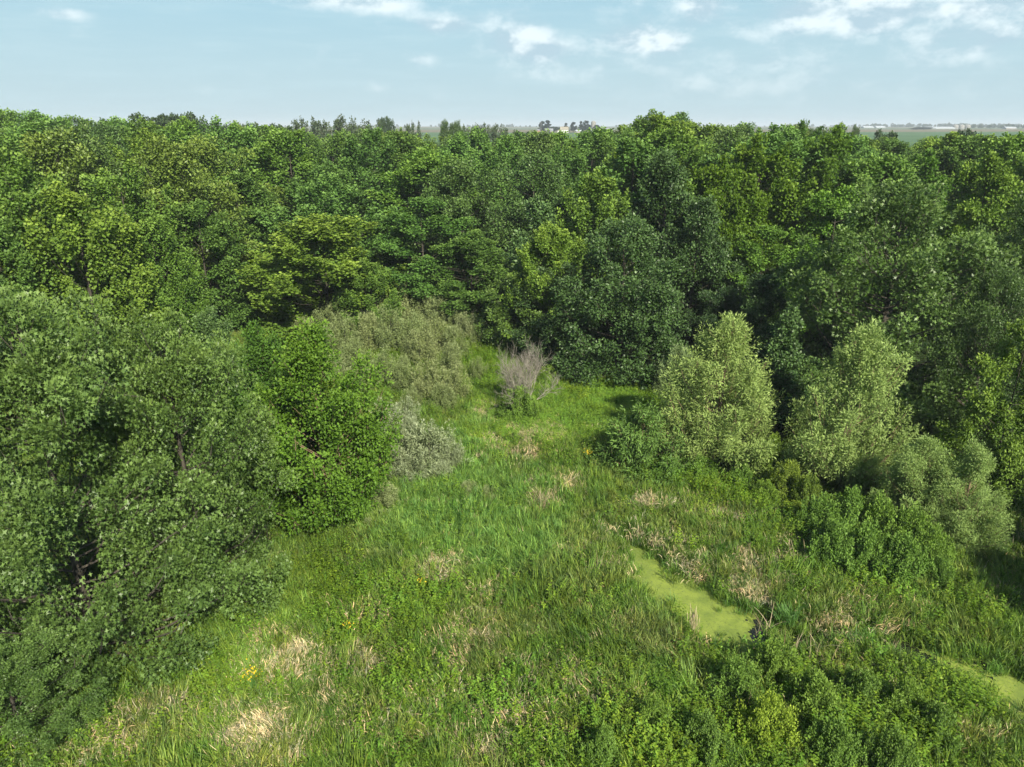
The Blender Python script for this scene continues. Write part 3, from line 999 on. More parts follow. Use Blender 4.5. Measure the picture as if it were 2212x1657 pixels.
K['shrub'] = [
    make_tree('willow_shrub', 101, 2.6, 1.5, .02, 'dome', 54, 5, 46, .13, 'narrow', M['grey'], M['bark'], ascend=1.6, lump=.95, sprl=.22, upn=.25, elong=2.0, **sh_),
    make_tree('willow_shrub', 102, 2.6, 1.4, .02, 'vase', 48, 5, 48, .13, 'narrow', M['grey'], M['bark'], ascend=2.0, lump=1.0, sprl=.22, upn=.2, elong=2.3, **sh_),
    make_tree('willow_shrub', 103, 2.6, 1.5, .02, 'dome', 52, 5, 46, .13, 'narrow', M['grey'], M['bark'], ascend=1.2, lump=1.1, sprl=.22, upn=.3, elong=1.8, **sh_)]
K['bush'] = [
    make_tree('leafy_bush', 111, 2.6, 1.9, .02, 'dome', 70, 5, 60, .11, 'oval', M['bramble'], M['bark'], ascend=.7, lump=1.1, sprl=.26, upn=.6, elong=1.5, **sh_),
    make_tree('leafy_bush', 112, 2.6, 1.9, .02, 'dome', 70, 5, 56, .16, 'narrow', M['bramble'], M['bark_tan'], ascend=.5, lump=1.1, sprl=.30, upn=.5, droop=.25, barebark=True, elong=1.6, **sh_)]
K['bramble'] = [
    make_tree('bramble_bush', 121, 1.7, 1.9, .02, 'dome', 74, 5, 62, .10, 'oval', M['bramble'], M['bark'], ascend=.5, lump=1.1, sprl=.25, upn=.8, elong=1.6, **sh_),
    make_tree('bramble_bush', 122, 1.7, 1.9, .02, 'dome', 64, 5, 66, .10, 'oval', M['bramble'], M['bark'], ascend=.9, lump=1.25, sprl=.25, upn=.7, elong=2.0, **sh_)]
K['sparse'] = [
    make_tree('thin_crowned_tree', 131, 12, 4.2, .5, 'flat', 40, 5, 20, .34, 'broad', M['far'], M['bark_pale'], ascend=1.2, lump=.9, sprl=.55, trunk_r=.16, forks=3, upn=.3, elong=1.8),
    make_tree('thin_crowned_tree', 132, 12, 4.0, .5, 'flat', 44, 5, 24, .34, 'broad', M['far'], M['bark_pale'], ascend=1.0, lump=.9, sprl=.55, trunk_r=.16, forks=2, upn=.3, elong=1.8)]
K['round'] = [make_tree('round_crowned_tree', 141, 13, 6.0, .3, 'flat', 70, 6, 34, .5, 'broad', M['far'], M['bark'], ascend=.4, lump=1.0, sprl=.8, trunk_r=.3, upn=.6)]
K['pine'] = [
    make_tree('pine_tree', 151, 18, 4.2, .12, 'cone', 56, 5, 22, .75, 'broad', M['pine'], M['bark'], ascend=-.1, lump=.9, sprl=.8, trunk_r=.3, upn=.6, squash=.4),
    make_tree('pine_tree', 152, 18, 3.6, .2, 'plume', 34, 5, 22, .75, 'broad', M['pine'], M['bark'], ascend=.1, lump=.9, sprl=.8, trunk_r=.3, upn=.6, squash=.5)]


def tree_px(kind, x, ytop, Y, hw, label, tint=(1, 1, 1), cat='tree', variant=None, group=None, name=None, rot=None, ybase=None, zmin=0.0):
    """Stands a tree at forward distance Y (or where the ground shows at ybase) with its top and half width as the photograph shows them."""
    if ybase is not None:
        Y = ground(x, ybase)[1]
    Xt, _, zt = at(x, ytop, Y)
    z0 = float(terrain(Xt, Y))
    dp = depth(Y, (zt + z0) / 2)
    r = hw / FPX * dp * (1.12 if cat == 'tree' and Y < 130 else 1.0)
    X = at(x, (ytop + project(Xt, Y, z0)[1]) / 2, Y)[0]
    pr = K[kind]
    pr = pr[variant % len(pr)] if variant is not None else random.choice(pr)
    TREES.append((X, Y, r))
    return place_tree(pr, X, Y, z0, max(zt - z0, .5), r, label, cat=cat, group=group, tint=tint, name=name, rot=rot)


TREES = []
FG = 'trees at the edge of the clearing'
G0, YG, LG, DG, BG_ = (1, 1, 1), (1.45, 1.25, .9), (1.2, 1.15, 1.0), (.72, .78, .85), (.85, .95, 1.25)
# ---- the two oaks and their neighbours on the left
tree_px('oak', 110, 580, None, 318, 'huge glossy green oak filling the left edge, the nearer and larger of the two', ybase=1410, variant=0, rot=2.3)
tree_px('oak', 390, 645, None, 212, 'second big oak, its crown overlapping the larger oak at the left edge', ybase=1275, variant=0, rot=3.9, tint=(1.02, 1.02, .95))
tree_px('oak', 20, 1380, None, 150, 'low leafy oak crown in the bottom left corner, in front of the big oaks', ybase=1610, variant=0, rot=5.2, tint=(.95, 1.0, .95))
tree_px('elm', 690, 705, None, 142, 'bright yellow green elm with a short pale trunk, right of the oaks', ybase=1120, variant=0, rot=0.4, tint=(.92, .95, 1.1))
tree_px('elm', 575, 705, None, 105, 'shaded dark green elm squeezed between the oaks and the bright elm', ybase=1060, variant=0, rot=2.0, tint=(.62, .72, 1.1))  # leaf tint darkened, so the shade is put into the colour
tree_px('dark', 478, 662, None, 80, 'blue green tree top with pale leaves behind the second oak', ybase=1000, variant=1, tint=(1.25, 1.3, 1.35))

# ---- forest edge, left to right
edge_trees = [
    ('maple', 60, 330, 52, 135, LG, 'tall bright maple behind the largest oak at the left edge'),
    ('maple', 190, 400, 50, 125, YG, 'yellow green maple with upright tips right of the left edge maple'),
    ('maple', 25, 470, 47, 110, G0, 'maple crown peeking over the largest oak at the far left edge'),
    ('maple', 285, 345, 60, 115, LG, 'maple with pale leaves behind the yellow green left maple'),
    ('layer', 440, 430, 63, 98, G0, 'dark layered tree left of the black gap in the forest edge'),
    ('maple', 345, 470, 57, 85, (1.1, 1.1, .9), 'narrow maple between the dark layered tree and the yellow green maple'),
    ('maple', 700, 462, 64, 142, YG, 'broad yellowish maple standing forward between two black gaps'),
    ('maple', 800, 560, 62, 60, LG, 'small maple with green fans of leaves at the right foot of the yellowish maple'),
    ('maple', 705, 378, 74, 120, (1.15, 1.2, 1.35), 'pale grey green maple just behind the broad yellowish maple'),
    ('layer', 520, 372, 76, 105, G0, 'layered green tree behind the dark layered tree'),
    ('layer', 915, 420, 70, 110, (.95, 1.05, 1.05), 'layered green tree whose skirt hangs over the right black gap'),
    ('layer', 1020, 500, 67, 95, G0, 'lower layered tree on the forest edge above the grey shrub thicket'),
    ('dark', 1000, 345, 78, 115, (1.25, 1.3, 1.1), 'rounded green crown behind the layered trees at the middle'),
    ('dark', 1150, 330, 80, 110, (1.2, 1.3, 1.15), 'rounded mid green crown left of the yellow tipped trees'),
    ('sapling', 1160, 425, 66, 62, (1.3, 1.4, 1.5), 'grey green tree tucked behind the yellow topped tree'),
    ('dark', 1160, 512, None, 100, (1.45, 1.45, 1.0), 'glossy tree with pale leaves left of the dark round trees', 752),
    ('maple', 1190, 484, 57, 72, (1.5, 1.35, 1.0), 'small tree with a bright yellow top in the middle of the forest edge'),
    ('maple', 1290, 372, 64, 95, (1.3, 1.2, .95), 'yellow green tree with feathery tips behind the dark round trees'),
    ('dark', 1345, 468, None, 128, (.95, 1.05, 1.05), 'large dark round tree with its short trunk showing above the turf', 812),
    ('dark', 1215, 570, None, 112, (.75, .82, .9), 'darkest round tree left of the one with the short trunk', 775),
    ('dark', 1430, 320, 62, 118, (.85, .95, .95), 'tall dense dark tree behind the right side of the round trees'),
    ('dark', 1500, 420, 58, 100, (.85, .95, .95), 'dark green crown right of the tall dense tree'),
    ('syc', 1630, 285, 66, 100, (.9, .85, .9), 'yellow green sycamore like tree with light leaf tips'),
    ('syc', 1545, 330, 62, 84, (.8, .78, .8), 'smaller tree with bright leaf tips left of the sycamore like tree'),
    ('syc', 1780, 266, 76, 82, (.75, .78, .85), 'round topped green tree rising to the skyline right of centre'),
    ('layer', 1640, 480, 58, 90, (1.1, 1.15, .9), 'layered green tree below the sycamore like tree'),
    ('layer', 1790, 400, 62, 95, (1.15, 1.25, .85), 'bright layered tree left of the biggest right oak'),
    ('big', 1915, 378, 43, 205, (1.0, 1.02, 1.0), 'biggest right oak with a broad rounded crown above the willows'),
    ('dark', 1640, 590, 50, 95, (.7, .8, .85), 'shaded dark tree between the layered trees and the first willow'),  # shade on this crown is painted in by the dark tint
    ('dark', 1560, 620, 53, 75, (.6, .7, .8), 'shaded dark tree behind the top of the first willow'),  # darkened tint stands in for shadow on the leaves
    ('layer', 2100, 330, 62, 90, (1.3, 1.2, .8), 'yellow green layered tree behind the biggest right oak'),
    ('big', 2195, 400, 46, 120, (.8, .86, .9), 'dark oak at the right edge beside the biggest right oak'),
    ('big', 2120, 560, 38, 90, (.75, .8, .85), 'deeply shaded oak between the biggest right oak and the right edge'),  # shade painted by a tint darker than the big oak beside it
]
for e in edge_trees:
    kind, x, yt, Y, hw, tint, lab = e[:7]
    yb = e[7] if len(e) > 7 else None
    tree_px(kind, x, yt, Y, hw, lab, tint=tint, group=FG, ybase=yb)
tree_px('layer', 2178, 680, None, 84, 'layered yellow green tree with a grey trunk at the right edge', ybase=1085, variant=1, tint=(1.5, 1.3, 1.0), name='locust_tree', rot=1)
tree_px('willow', 1560, 688, None, 118, 'left willow with pale feathery leaves and two tops', ybase=995, variant=0, rot=1.2, tint=(1.15, 1.14, .95))
tree_px('willow', 1842, 702, None, 104, 'right willow with pale feathery leaves and a bare tan trunk', ybase=1055, variant=1, rot=0.3, tint=(1.15, 1.16, 1.0))
tree_px('willow', 1985, 945, None, 84, 'low mounded willow right of the bare tan trunk', ybase=1150, variant=1, rot=4.3, tint=(1.0, 1.05, .9))
tree_px('willow', 2085, 962, None, 78, 'low mounded willow nearest the right edge', ybase=1180, variant=0, rot=5.3, tint=(1.05, 1.1, .95))
tree_px('sapling', 1690, 660, None, 56, 'slender dark tree with pale leaf tips between the two willows', ybase=955, tint=(1.0, 1.1, 1.1))
tree_px('sapling', 1680, 790, None, 62, 'shaded dark bushy tree low between the two willows', ybase=965, tint=(.6, .75, .85))  # tint lowered to paint the shade between the willows
tree_px('shrub', 1462, 752, None, 48, 'small olive green shrub at the left foot of the left willow', ybase=868, cat='bush', tint=(.75, .9, .7), name='olive_shrub')
tree_px('bush', 1385, 880, None, 98, 'dark drooping bush on its own in the clearing left of the left willow', ybase=1015, cat='bush', variant=1, tint=(.85, .88, 1.1))
tree_px('bush', 1035, 598, None, 42, 'bright green leafy sapling at the top of the grey thicket', ybase=672, cat='bush', variant=0, tint=(1.3, 1.3, 1.0))

# ---- trees deep in the forest, filling back to its far side
SKX = [-300, 0, 100, 200, 300, 400, 500, 600, 700, 800, 900, 1000, 1100, 1200, 1290, 1350, 1400, 1480, 1550, 1650, 1750, 1830, 1860, 1900, 2000, 2100, 2211, 2600]
SKY = [240, 244, 256, 264, 274, 277, 272, 284, 296, 290, 300, 288, 293, 292, 284, 274, 256, 248, 276, 274, 270, 278, 296, 306, 304, 290, 280, 280]
LAND = [(60, 'the tall left edge maple'), (190, 'the yellow green left maple'), (300, 'the pale left maple'), (440, 'the dark layered tree'), (560, 'the left black gap'),
        (700, 'the broad yellowish maple'), (850, 'the right black gap'), (950, 'the layered middle trees'), (1100, 'the rounded middle crowns'), (1190, 'the yellow topped tree'),
        (1290, 'the feathery tipped tree'), (1345, 'the dark round trees'), (1430, 'the tall dense dark tree'), (1560, 'the left willow'), (1630, 'the sycamore like tree'),
        (1780, 'the round topped skyline tree'), (1915, 'the biggest right oak'), (2060, 'the mounded willows'), (2195, 'the right edge oak')]
rf = random.Random(8)
auto = []
tries = 0
while tries < 9000 and len(auto) < 232:
    tries += 1
    Y = 60 + 118 * rf.random() ** 1.15
    px = rf.uniform(-60, 2270)
    X = (px - CX) / FPX * depth(Y, 12)
    edgeY = np.interp(px, [0, 300, 560, 860, 1000, 1200, 1350, 1550, 1750, 1950, 2211], [58, 66, 76, 78, 84, 82, 66, 66, 68, 62, 58])
    if Y < edgeY:
        continue
    if Y < 92 and (540 < px < 585 or 835 < px < 885):
        continue
    sp_ = 7.6 + 0.016 * Y
    if any((X - a) ** 2 + (Y - b) ** 2 < sp_ ** 2 for a, b, _ in auto) or any((X - a) ** 2 + (Y - b) ** 2 < (sp_ * .8) ** 2 for a, b, _ in TREES):
        continue
    zs = at(px, np.interp(px, SKX, SKY), Y)[2]          # height of the skyline at this place
    h = (zs + (.9 if px < 900 else .5)) * 1.02 - rf.uniform(0, 3.4) * rf.random() - max(0, (96 - Y) / 36) * 3.2 * rf.uniform(.5, 1.1)
    if h < 8:
        continue
    auto.append((X, Y, h))
DESC = {'maple': 'upright maple', 'layer': 'layered hackberry', 'dark': 'round crowned tree', 'syc': 'bright leaved sycamore', 'big': 'broad oak'}
TW = [((1.05, 1.05, 1.0), 'mid green'), ((1.35, 1.2, .85), 'yellow green'), ((.82, .9, .95), 'deep green'), ((1.2, 1.25, 1.35), 'pale silvery green'), ((1.2, 1.2, .95), 'light green')]
bylm = {}
for (X, Y, h) in auto:
    px = project(X, Y, h)[0]
    if px > 1480:
        kinds = ['layer', 'maple', 'dark', 'syc', 'layer', 'maple']
    else:
        kinds = ['maple', 'maple', 'maple', 'layer', 'maple', 'dark']
    kind = rf.choice(kinds)
    tint, tw = rf.choices(TW, weights=[4, 3, 2, 2, 3])[0]
    if kind == 'syc':
        tint = tuple(a * b for a, b in zip(tint, (.75, .8, .95)))
    if kind == 'dark':
        tint = tuple(a * b for a, b in zip(tint, (1.35, 1.35, 1.15)))
    j = rf.uniform(.88, 1.14)
    tint = tuple(a * j for a in tint)
    lm = min(range(len(LAND)), key=lambda i: abs(LAND[i][0] - px))
    bylm.setdefault(lm, []).append((Y, X, h, px, kind, tint, tw))
ORD = ['first', 'second', 'third', 'fourth', 'fifth', 'sixth', 'seventh', 'eighth', 'ninth', 'tenth', 'eleventh', 'twelfth', 'thirteenth', 'fourteenth', 'fifteenth',
       'sixteenth', 'seventeenth', 'eighteenth', 'nineteenth', 'twentieth'] + ['twenty-first', 'twenty-second', 'twenty-third', 'twenty-fourth', 'twenty-fifth', 'twenty-sixth', 'twenty-seventh', 'twenty-eighth', 'twenty-ninth', 'thirtieth'] + ['last'] * 30
for lm, lst in bylm.items():
    lst.sort()
    cnt = 0
    for (Y, X, h, px, kind, tint, tw) in lst:
        lab = f'{tw} {DESC[kind]}, {ORD[cnt]} tree back behind {LAND[lm][1]}'
        cnt += 1
        pr = rf.choice(K[kind])
        r = pr['r'] * rf.uniform(1.1, 1.4) * (h / pr['h']) ** .6
        if kind == 'syc':
            r = 4.8 * rf.uniform(.9, 1.1)
        place_tree(pr, X, Y, 0.0, h, r, lab, group='trees of the forest canopy', tint=tint, rng=rf)

# trees just outside the frame whose shade reaches into it
for (X, Y, h, r, lab) in [(31, 20.0, 12, 5, 'tree beyond the right side of the view next to the dark oak'),
                          (24.6, 18.6, 7.5, 4.0, 'tree beyond the right side of the view shading the right edge grass'), (-23, 11.0, 10, 4.2, 'tree beyond the left side of the view shading the bottom left corner')]:
    place_tree(K['dark'][0], X, Y, 0, h, r, lab, tint=G0, rng=rf)

# ------------------------------------------------------------------ shrubs
rsb = random.Random(4)
used_labels = {}


def shrub_row(items, kind, tints, group, fmt, cat='bush', name=None):
    for (x, yt, yb, hw, where) in items:
        tree_px(kind, x, yt, None, hw, fmt.format(where), ybase=yb, cat=cat, tint=rsb.choice(tints), group=group, name=name)


OL = [(.82, .88, .68), (.9, .92, .72), (.76, .84, .62), (.95, .98, .85)]
thicket = [
    (655, 690, 745, 34, 'at the far left end of the thicket'), (695, 668, 735, 36, 'second from the left end of the thicket'), (735, 650, 730, 38, 'third from the left end of the thicket'),
    (775, 634, 722, 40, 'on the thicket crest left of its highest point'), (820, 622, 718, 42, 'just left of the highest point of the thicket'), (865, 616, 714, 44, 'at the highest point of the thicket'),
    (905, 622, 712, 42, 'just right of the highest point of the thicket'), (945, 640, 718, 40, 'on the thicket crest toward the bright green sapling'), (985, 655, 722, 36, 'at the right end of the thicket crest'),
    (1012, 680, 735, 30, 'below the bright green sapling'), (700, 705, 775, 36, 'at the left side of the second thicket row'), (745, 690, 770, 40, 'in the second thicket row behind the elm top'),
    (795, 678, 765, 42, 'in the second thicket row, its left middle'), (845, 672, 762, 44, 'in the middle of the second thicket row'), (895, 676, 765, 44, 'in the second thicket row, its right middle'),
    (940, 690, 770, 38, 'in the second thicket row near its right end'), (980, 705, 778, 32, 'at the right end of the second thicket row'), (765, 732, 805, 36, 'left in the third thicket row beside the elm'),
    (905, 712, 795, 42, 'with a silvery top in the middle of the thicket'), (975, 742, 815, 34, 'at the right side of the third thicket row'), (820, 755, 838, 40, 'with reddish stems at the left front of the thicket'),
    (870, 770, 848, 36, 'at the front of the thicket beside the reddish stems'), (925, 785, 862, 42, 'at the front of the thicket, its middle'), (975, 792, 868, 40, 'at the front right corner of the thicket'),
    (795, 790, 850, 26, 'small and low at the front left of the thicket'), (955, 830, 885, 34, 'lowest of the front right of the thicket'), (1030, 705, 755, 18, 'alone right of the thicket in the green grass'),
    (890, 835, 880, 24, 'low and grey on the grass in front of the thicket'), (1032, 775, 820, 18, 'small and grey left of the dead shrub'), (730, 770, 830, 30, 'half hidden behind the bright elm'),
    (855, 700, 745, 34, 'wedged behind the silvery topped one'), (760, 668, 715, 34, 'at the back of the thicket under the right black gap')]
shrub_row(thicket, 'shrub', OL, 'grey green willow shrubs of the thicket', 'grey green willow shrub {}')
SV = [(1.05, 1.08, 1.15), (.98, 1.02, 1.08)]
bushes = [(925, 912, 1022, 68, 'largest and roundest, right of the bright elm'), (868, 905, 1010, 52, 'pressed against the largest silvery one'), (835, 878, 985, 48, 'in shade behind the bright elm'),
          (818, 925, 1010, 36, 'dark and low right behind the bright elm'), (882, 995, 1045, 38, 'low in front of the largest silvery one'), (945, 1000, 1040, 32, 'low at the right front of the largest silvery one'),
          (965, 945, 1018, 34, 'at the right end of the silvery clump'), (875, 868, 935, 34, 'at the back of the silvery clump')]
shrub_row(bushes, 'shrub', SV, 'silvery willow shrubs right of the elm', 'silvery willow shrub, {}')
low = [(835, 1048, 1105, 38, 'yellowish, low on the grass at the right foot of the elm'), (1010, 1040, 1078, 26, 'small and thin in the bright grass'), (1055, 1052, 1088, 20, 'small, beside the thin one in the bright grass'),
       (640, 1135, 1170, 24, 'small and pale in the shade under the second oak'), (795, 1120, 1150, 14, 'tiny pale sprig in the dark green grass'), (1020, 1150, 1180, 12, 'tiny pale sprig in the bright grass')]
shrub_row(low, 'shrub', [(.95, 1.0, .8)], 'small willow shrubs in the grass', 'willow shrub, {}')
# bramble and vines on the right
br = [(1770, 1085, 1165, 52, 'at the left end of the thicket below the right willow'), (1830, 1072, 1160, 56, 'directly below the bare tan trunk'), (1895, 1085, 1175, 56, 'in the middle of the thicket below the mounded willows'),
      (1960, 1110, 1200, 54, 'right of the middle of the thicket'), (1800, 1140, 1225, 58, 'at the left front of the thicket'), (1870, 1150, 1240, 60, 'at the front of the thicket, its middle'),
      (1945, 1170, 1255, 58, 'at the right front of the thicket'), (2010, 1150, 1225, 46, 'at the right end of the thicket'), (2030, 1215, 1270, 40, 'low at the right front end of the thicket')]
shrub_row(br, 'bramble', [(.95, 1.0, 1.0), (1.1, 1.1, 1.0), (.85, .9, .9)], 'bramble bushes below the willows', 'bright green bramble {}')
vn = [(1668, 945, 1040, 36, 'arching vine covered bush between the two willows', (1.2, 1.1, .8)), (1700, 1000, 1085, 40, 'olive bush with yellow leaves in front of the arching vines', (1.15, .95, .75)),
      (1745, 1030, 1110, 34, 'olive green bush left of the bare tan trunk', (1.0, .88, .8)), (1650, 1040, 1095, 34, 'low yellow green bush left of the olive one', (1.1, 1.05, .8)),
      (1600, 1000, 1050, 30, 'low green bush right of the left willow trunk', (.95, 1, 1)), (1510, 985, 1040, 34, 'low green bush at the left willow foot', (1.0, 1.05, .9)),
      (1440, 990, 1045, 34, 'low leafy bush right of the dark drooping bush', (.85, .95, .9)), (1715, 1085, 1130, 28, 'small bush with yellow tips below the olive one', (1.7, 1.35, .8))]
for (x, yt, yb, hw, lab, tint) in vn:
    tree_px('bush', x, yt, None, hw, lab, ybase=yb, cat='bush', tint=tint, variant=0)
# tall weeds in the foreground right
fw = [(1590, 1440, 1520, 60, 'above the bottom edge, left of centre of the lower right weeds'), (1670, 1400, 1480, 56, 'just below the channel'), (1520, 1560, 1640, 60, 'at the bottom edge among the lower right weeds'),
      (1660, 1520, 1610, 62, 'with yellow leaves at the bottom edge'), (1760, 1470, 1560, 60, 'in the middle of the lower right weeds'), (1860, 1460, 1540, 56, 'right of the middle of the lower right weeds'),
      (1800, 1570, 1660, 60, 'at the bottom edge below the channel'), (1950, 1480, 1560, 52, 'below the far right bend of the channel'), (2020, 1530, 1610, 54, 'near the lower right corner'),
      (1300, 1590, 1660, 50, 'at the bottom edge right of the dry grass'), (1410, 1520, 1590, 46, 'left of the lower right weeds'), (1920, 1590, 1690, 54, 'at the bottom edge near the corner')]
for i, (x, yt, yb, hw, lab) in enumerate(fw):
    t_ = [(.95, .97, 1.0), (1.1, 1.05, 1.0), (.9, .9, 1.0)][i % 3]
    if 'yellow' in lab:
        t_ = (1.7, 1.4, .9)
    tree_px('bramble', x, yt, None, hw, 'leafy weed mound ' + lab, ybase=yb, cat='bush', tint=t_, group='leafy mounds at the lower right', name='leafy_mound')

# ------------------------------------------------------------------ the dead shrub
def dead_wood(seed, h, spread, nst, levels=4, r0=0.045):
    rs = np.random.RandomState(seed)
    paths, radii = [], []

    def grow(p, d, L, r, lv):
        k = 5
        pts = [p]
        dd = d.copy()
        for _ in range(k - 1):
            dd = dd + rs.randn(3) * 0.13 + np.array([0, 0, 0.05])
            dd /= np.linalg.norm(dd)
            pts.append(pts[-1] + dd * L / (k - 1))
        P = np.stack(pts)
        if P[:, 2].min() < 0.02:
            P[:, 2] = np.maximum(P[:, 2], 0.02)
        paths.append(P)
        radii.append(r * (1 - 0.55 * np.linspace(0, 1, k)))
        if lv == 0:
            return
        for _ in range(rs.randint(3, 6)):
            t = rs.uniform(.3, 1)
            q = P[min(k - 1, int(round(t * (k - 1))))]
            nd = dd + rs.randn(3) * 0.48 + np.array([0, 0, .12])
            nd /= np.linalg.norm(nd)
            grow(q, nd, L * rs.uniform(.5, .78), r * .58, lv - 1)
    for i in range(nst):
        a_ = i * 2.4 + rs.rand() * .7
        out_ = rs.uniform(.12, 1.0)
        d = np.array([math.cos(a_) * out_ * spread, math.sin(a_) * out_ * spread, 1.0])
        d /= np.linalg.norm(d)
        grow(np.array([rs.randn() * .12, rs.randn() * .12, 0.0]), d, h * .48, r0, levels)
    return tubes(paths, radii, 4)


Xd, Yd = ground(1132, 888)
zt = at(1132, 742, Yd)[2]
V, F = dead_wood(7, zt, 1.05, 12, 4, .042)
V[:, 2] *= zt / np.percentile(V[:, 2], 99.7)
wlim = 60 / FPX * depth(Yd, 2)
V[:, :2] *= wlim / np.percentile(np.abs(V[:, 0]), 96)
root = bpy.data.objects.new('dead_shrub', None)
COL.objects.link(root)
root.location = (Xd, Yd, float(terrain(Xd, Yd)))
root['label'] = 'leafless grey dead shrub with many fine twigs in the clearing'
root['category'] = 'shrub'
link('branches', fast_mesh('dead_branches', V, F, [M['bark_pale']], smooth=True), root)
for (x, yt, yb, hw, lab, tn) in [(1122, 838, 905, 40, 'leafy green bush growing through the foot of the dead shrub', (1.0, 1.0, .9)), (1150, 862, 900, 26, 'low green bush at the right foot of the dead shrub', (1.15, 1.1, .9)),
                                 (1185, 790, 825, 22, 'pale green bush behind the right side of the dead shrub', (1.4, 1.3, 1))]:
    tree_px('bush', x, yt, None, hw, lab, ybase=yb, cat='bush', tint=tn, variant=0)


# ------------------------------------------------------------------ single clumps one can point to
def blades(seed, n, spread, ln, wd, lean, seedheads=False):
    rs = np.random.RandomState(seed)
    V, F, A, off = [], [], [], 0
    for b in range(n):
        base = np.array([*(rs.randn(2) * spread), -0.02])
        a_ = rs.rand() * 6.28
        d = np.array([math.cos(a_), math.sin(a_), 0])
        L = ln * (0.5 + 0.7 * rs.rand())
        le = lean * (0.2 + rs.rand())
        s = np.linspace(0, 1, 6)
        pts = base + np.cumsum(np.stack([d * math.sin(le * q * 1.3) + np.array([0, 0, 1]) * math.cos(le * q * 1.3) for q in s]) * L / 6, 0)
        side = np.cross(d, [0, 0, 1]) + rs.randn(3) * .3
        side /= np.linalg.norm(side)
        ww = wd * np.array([.7, 1, 1, .8, .6, .1])
        if seedheads:
            ww = wd * np.array([.6, .6, .6, .6, 1.2, .3])
        V.append(np.concatenate([pts - side * ww[:, None], pts + side * ww[:, None]]))
        for i in range(5):
            F.append([off + i, off + i + 1, off + 7 + i, off + 6 + i])
        A += [rs.rand()] * 12
        off += 12
    return np.concatenate(V), np.array(F), np.array(A)


straw_leaf = leaf_mat('dead_reed', (0.20, 0.16, 0.085), (0.52, 0.44, 0.29), (0.5, 0.42, 0.28), gloss=.15, rough=.8, trans=.1, tipamt=0)
sedge_leaf = leaf_mat('sedge_leaf', (0.09, 0.155, 0.025), (0.20, 0.27, 0.05), (0.3, 0.3, 0.1), gloss=.3, rough=.5, trans=.2, tipamt=0)
green_leaf = leaf_mat('reed_leaf', (0.06, 0.15, 0.03), (0.13, 0.26, 0.06), (0.2, 0.3, 0.08), gloss=.3, rough=.5, trans=.2, tipamt=0)
yellow_fl = leaf_mat('goldenrod_flower', (0.55, 0.38, 0.02), (0.75, 0.55, 0.04), (0.8, 0.6, 0.05), gloss=.1, rough=.8, trans=.1, tipamt=0)


def clump(name, x, y, ln, nb_, spread, lean, mat, label, cat, seed, wd=.010, z=0.0, sh=False):
    V, F, A = blades(seed, nb_, spread, ln, wd, lean, sh)
    X, Y = ground(x, y)
    o = link(name, fast_mesh(name, V, F, [mat], {'v': ('FLOAT', A), 'tip': ('FLOAT', A * 0)}), label=label, cat=cat)
    o.location = (X, Y, float(terrain(X, Y)) + z)
    return o


clump('dry_reed_clump', 1165, 1105, 1.35, 60, .22, .9, straw_leaf, 'dry tan reed clump fanning out in the middle of the bright grass', 'dry reeds', 1)
clump('dry_reed_clump', 1395, 1112, 1.0, 70, .2, 1.3, straw_leaf, 'dense tan reed clump below the dark drooping bush', 'dry reeds', 2, sh=True)
clump('dry_reed_clump', 1493, 1378, 1.0, 46, .1, .3, straw_leaf, 'upright tan reed clump standing in the duckweed', 'dry reeds', 3, z=.3, sh=True)
clump('dry_reed_clump', 1655, 1355, 1.5, 20, .15, 1.1, straw_leaf, 'bent tan stalks on the far bank where the duckweed narrows', 'dry reeds', 4)
clump('dry_reed_clump', 1730, 1440, 1.4, 30, .4, 1.2, straw_leaf, 'bleached stalks leaning over the near bank of the dark channel', 'dry reeds', 5)
clump('dry_reed_clump', 1935, 1405, 1.0, 18, .1, 1.3, straw_leaf, 'pale spreading stalks at the far bank near the right bend', 'dry reeds', 6)
clump('dry_reed_clump', 1290, 1250, 1.2, 20, .25, 1.2, straw_leaf, 'thin tan stalks left of the top of the pond', 'dry reeds', 7)
clump('dry_reed_clump', 1720, 1225, 1.1, 50, .3, 1.0, straw_leaf, 'tan reeds standing left of the bramble thicket', 'dry reeds', 8, sh=True)
clump('dry_reed_clump', 1115, 985, 1.2, 16, .1, .5, straw_leaf, 'single spray of pale tall stalks below the dead shrub', 'dry reeds', 9)
clump('sedge_tussock', 1160, 1130, .75, 170, .10, 1.1, sedge_leaf, 'olive sedge tussock in front of the fanning tan reeds', 'grass tussock', 11, wd=.010)
clump('sedge_tussock', 1690, 1400, .95, 200, .14, 1.0, sedge_leaf, 'yellow green sedge tussock at the channel where the duckweed ends', 'grass tussock', 12, wd=.010)
clump('sedge_tussock', 1590, 1450, 1.0, 200, .16, 1.0, sedge_leaf, 'olive sedge tussock below the broad end of the duckweed', 'grass tussock', 13, wd=.010)
clump('sedge_tussock', 1060, 1010, .8, 160, .14, 1.1, sedge_leaf, 'olive grass tussock left of the pale tall stalks', 'grass tussock', 14, wd=.010)
clump('sedge_tussock', 1700, 1345, .9, 200, .15, 1.1, green_leaf, 'blue green sedge tussock overhanging the channel from the far bank', 'grass tussock', 15, wd=.012)
clump('sedge_tussock', 1452, 1288, .55, 60, .18, .8, green_leaf, 'small green grass tuft growing in the middle of the duckweed', 'grass tussock', 16, z=.3)
clump('sedge_tussock', 1545, 1405, .7, 90, .3, .7, green_leaf, 'loose green grass tuft at the near edge of the duckweed', 'grass tussock', 17, z=.15)
clump('sedge_tussock', 1840, 1395, .9, 140, .3, .9, green_leaf, 'tall green grass clump on the near bank of the dark channel', 'grass tussock', 18)
clump('dry_stalk', 1252, 1657, 1.3, 2, .02, .12, straw_leaf, 'single bleached stalk rising from the bottom edge', 'stalk', 19, wd=.02)
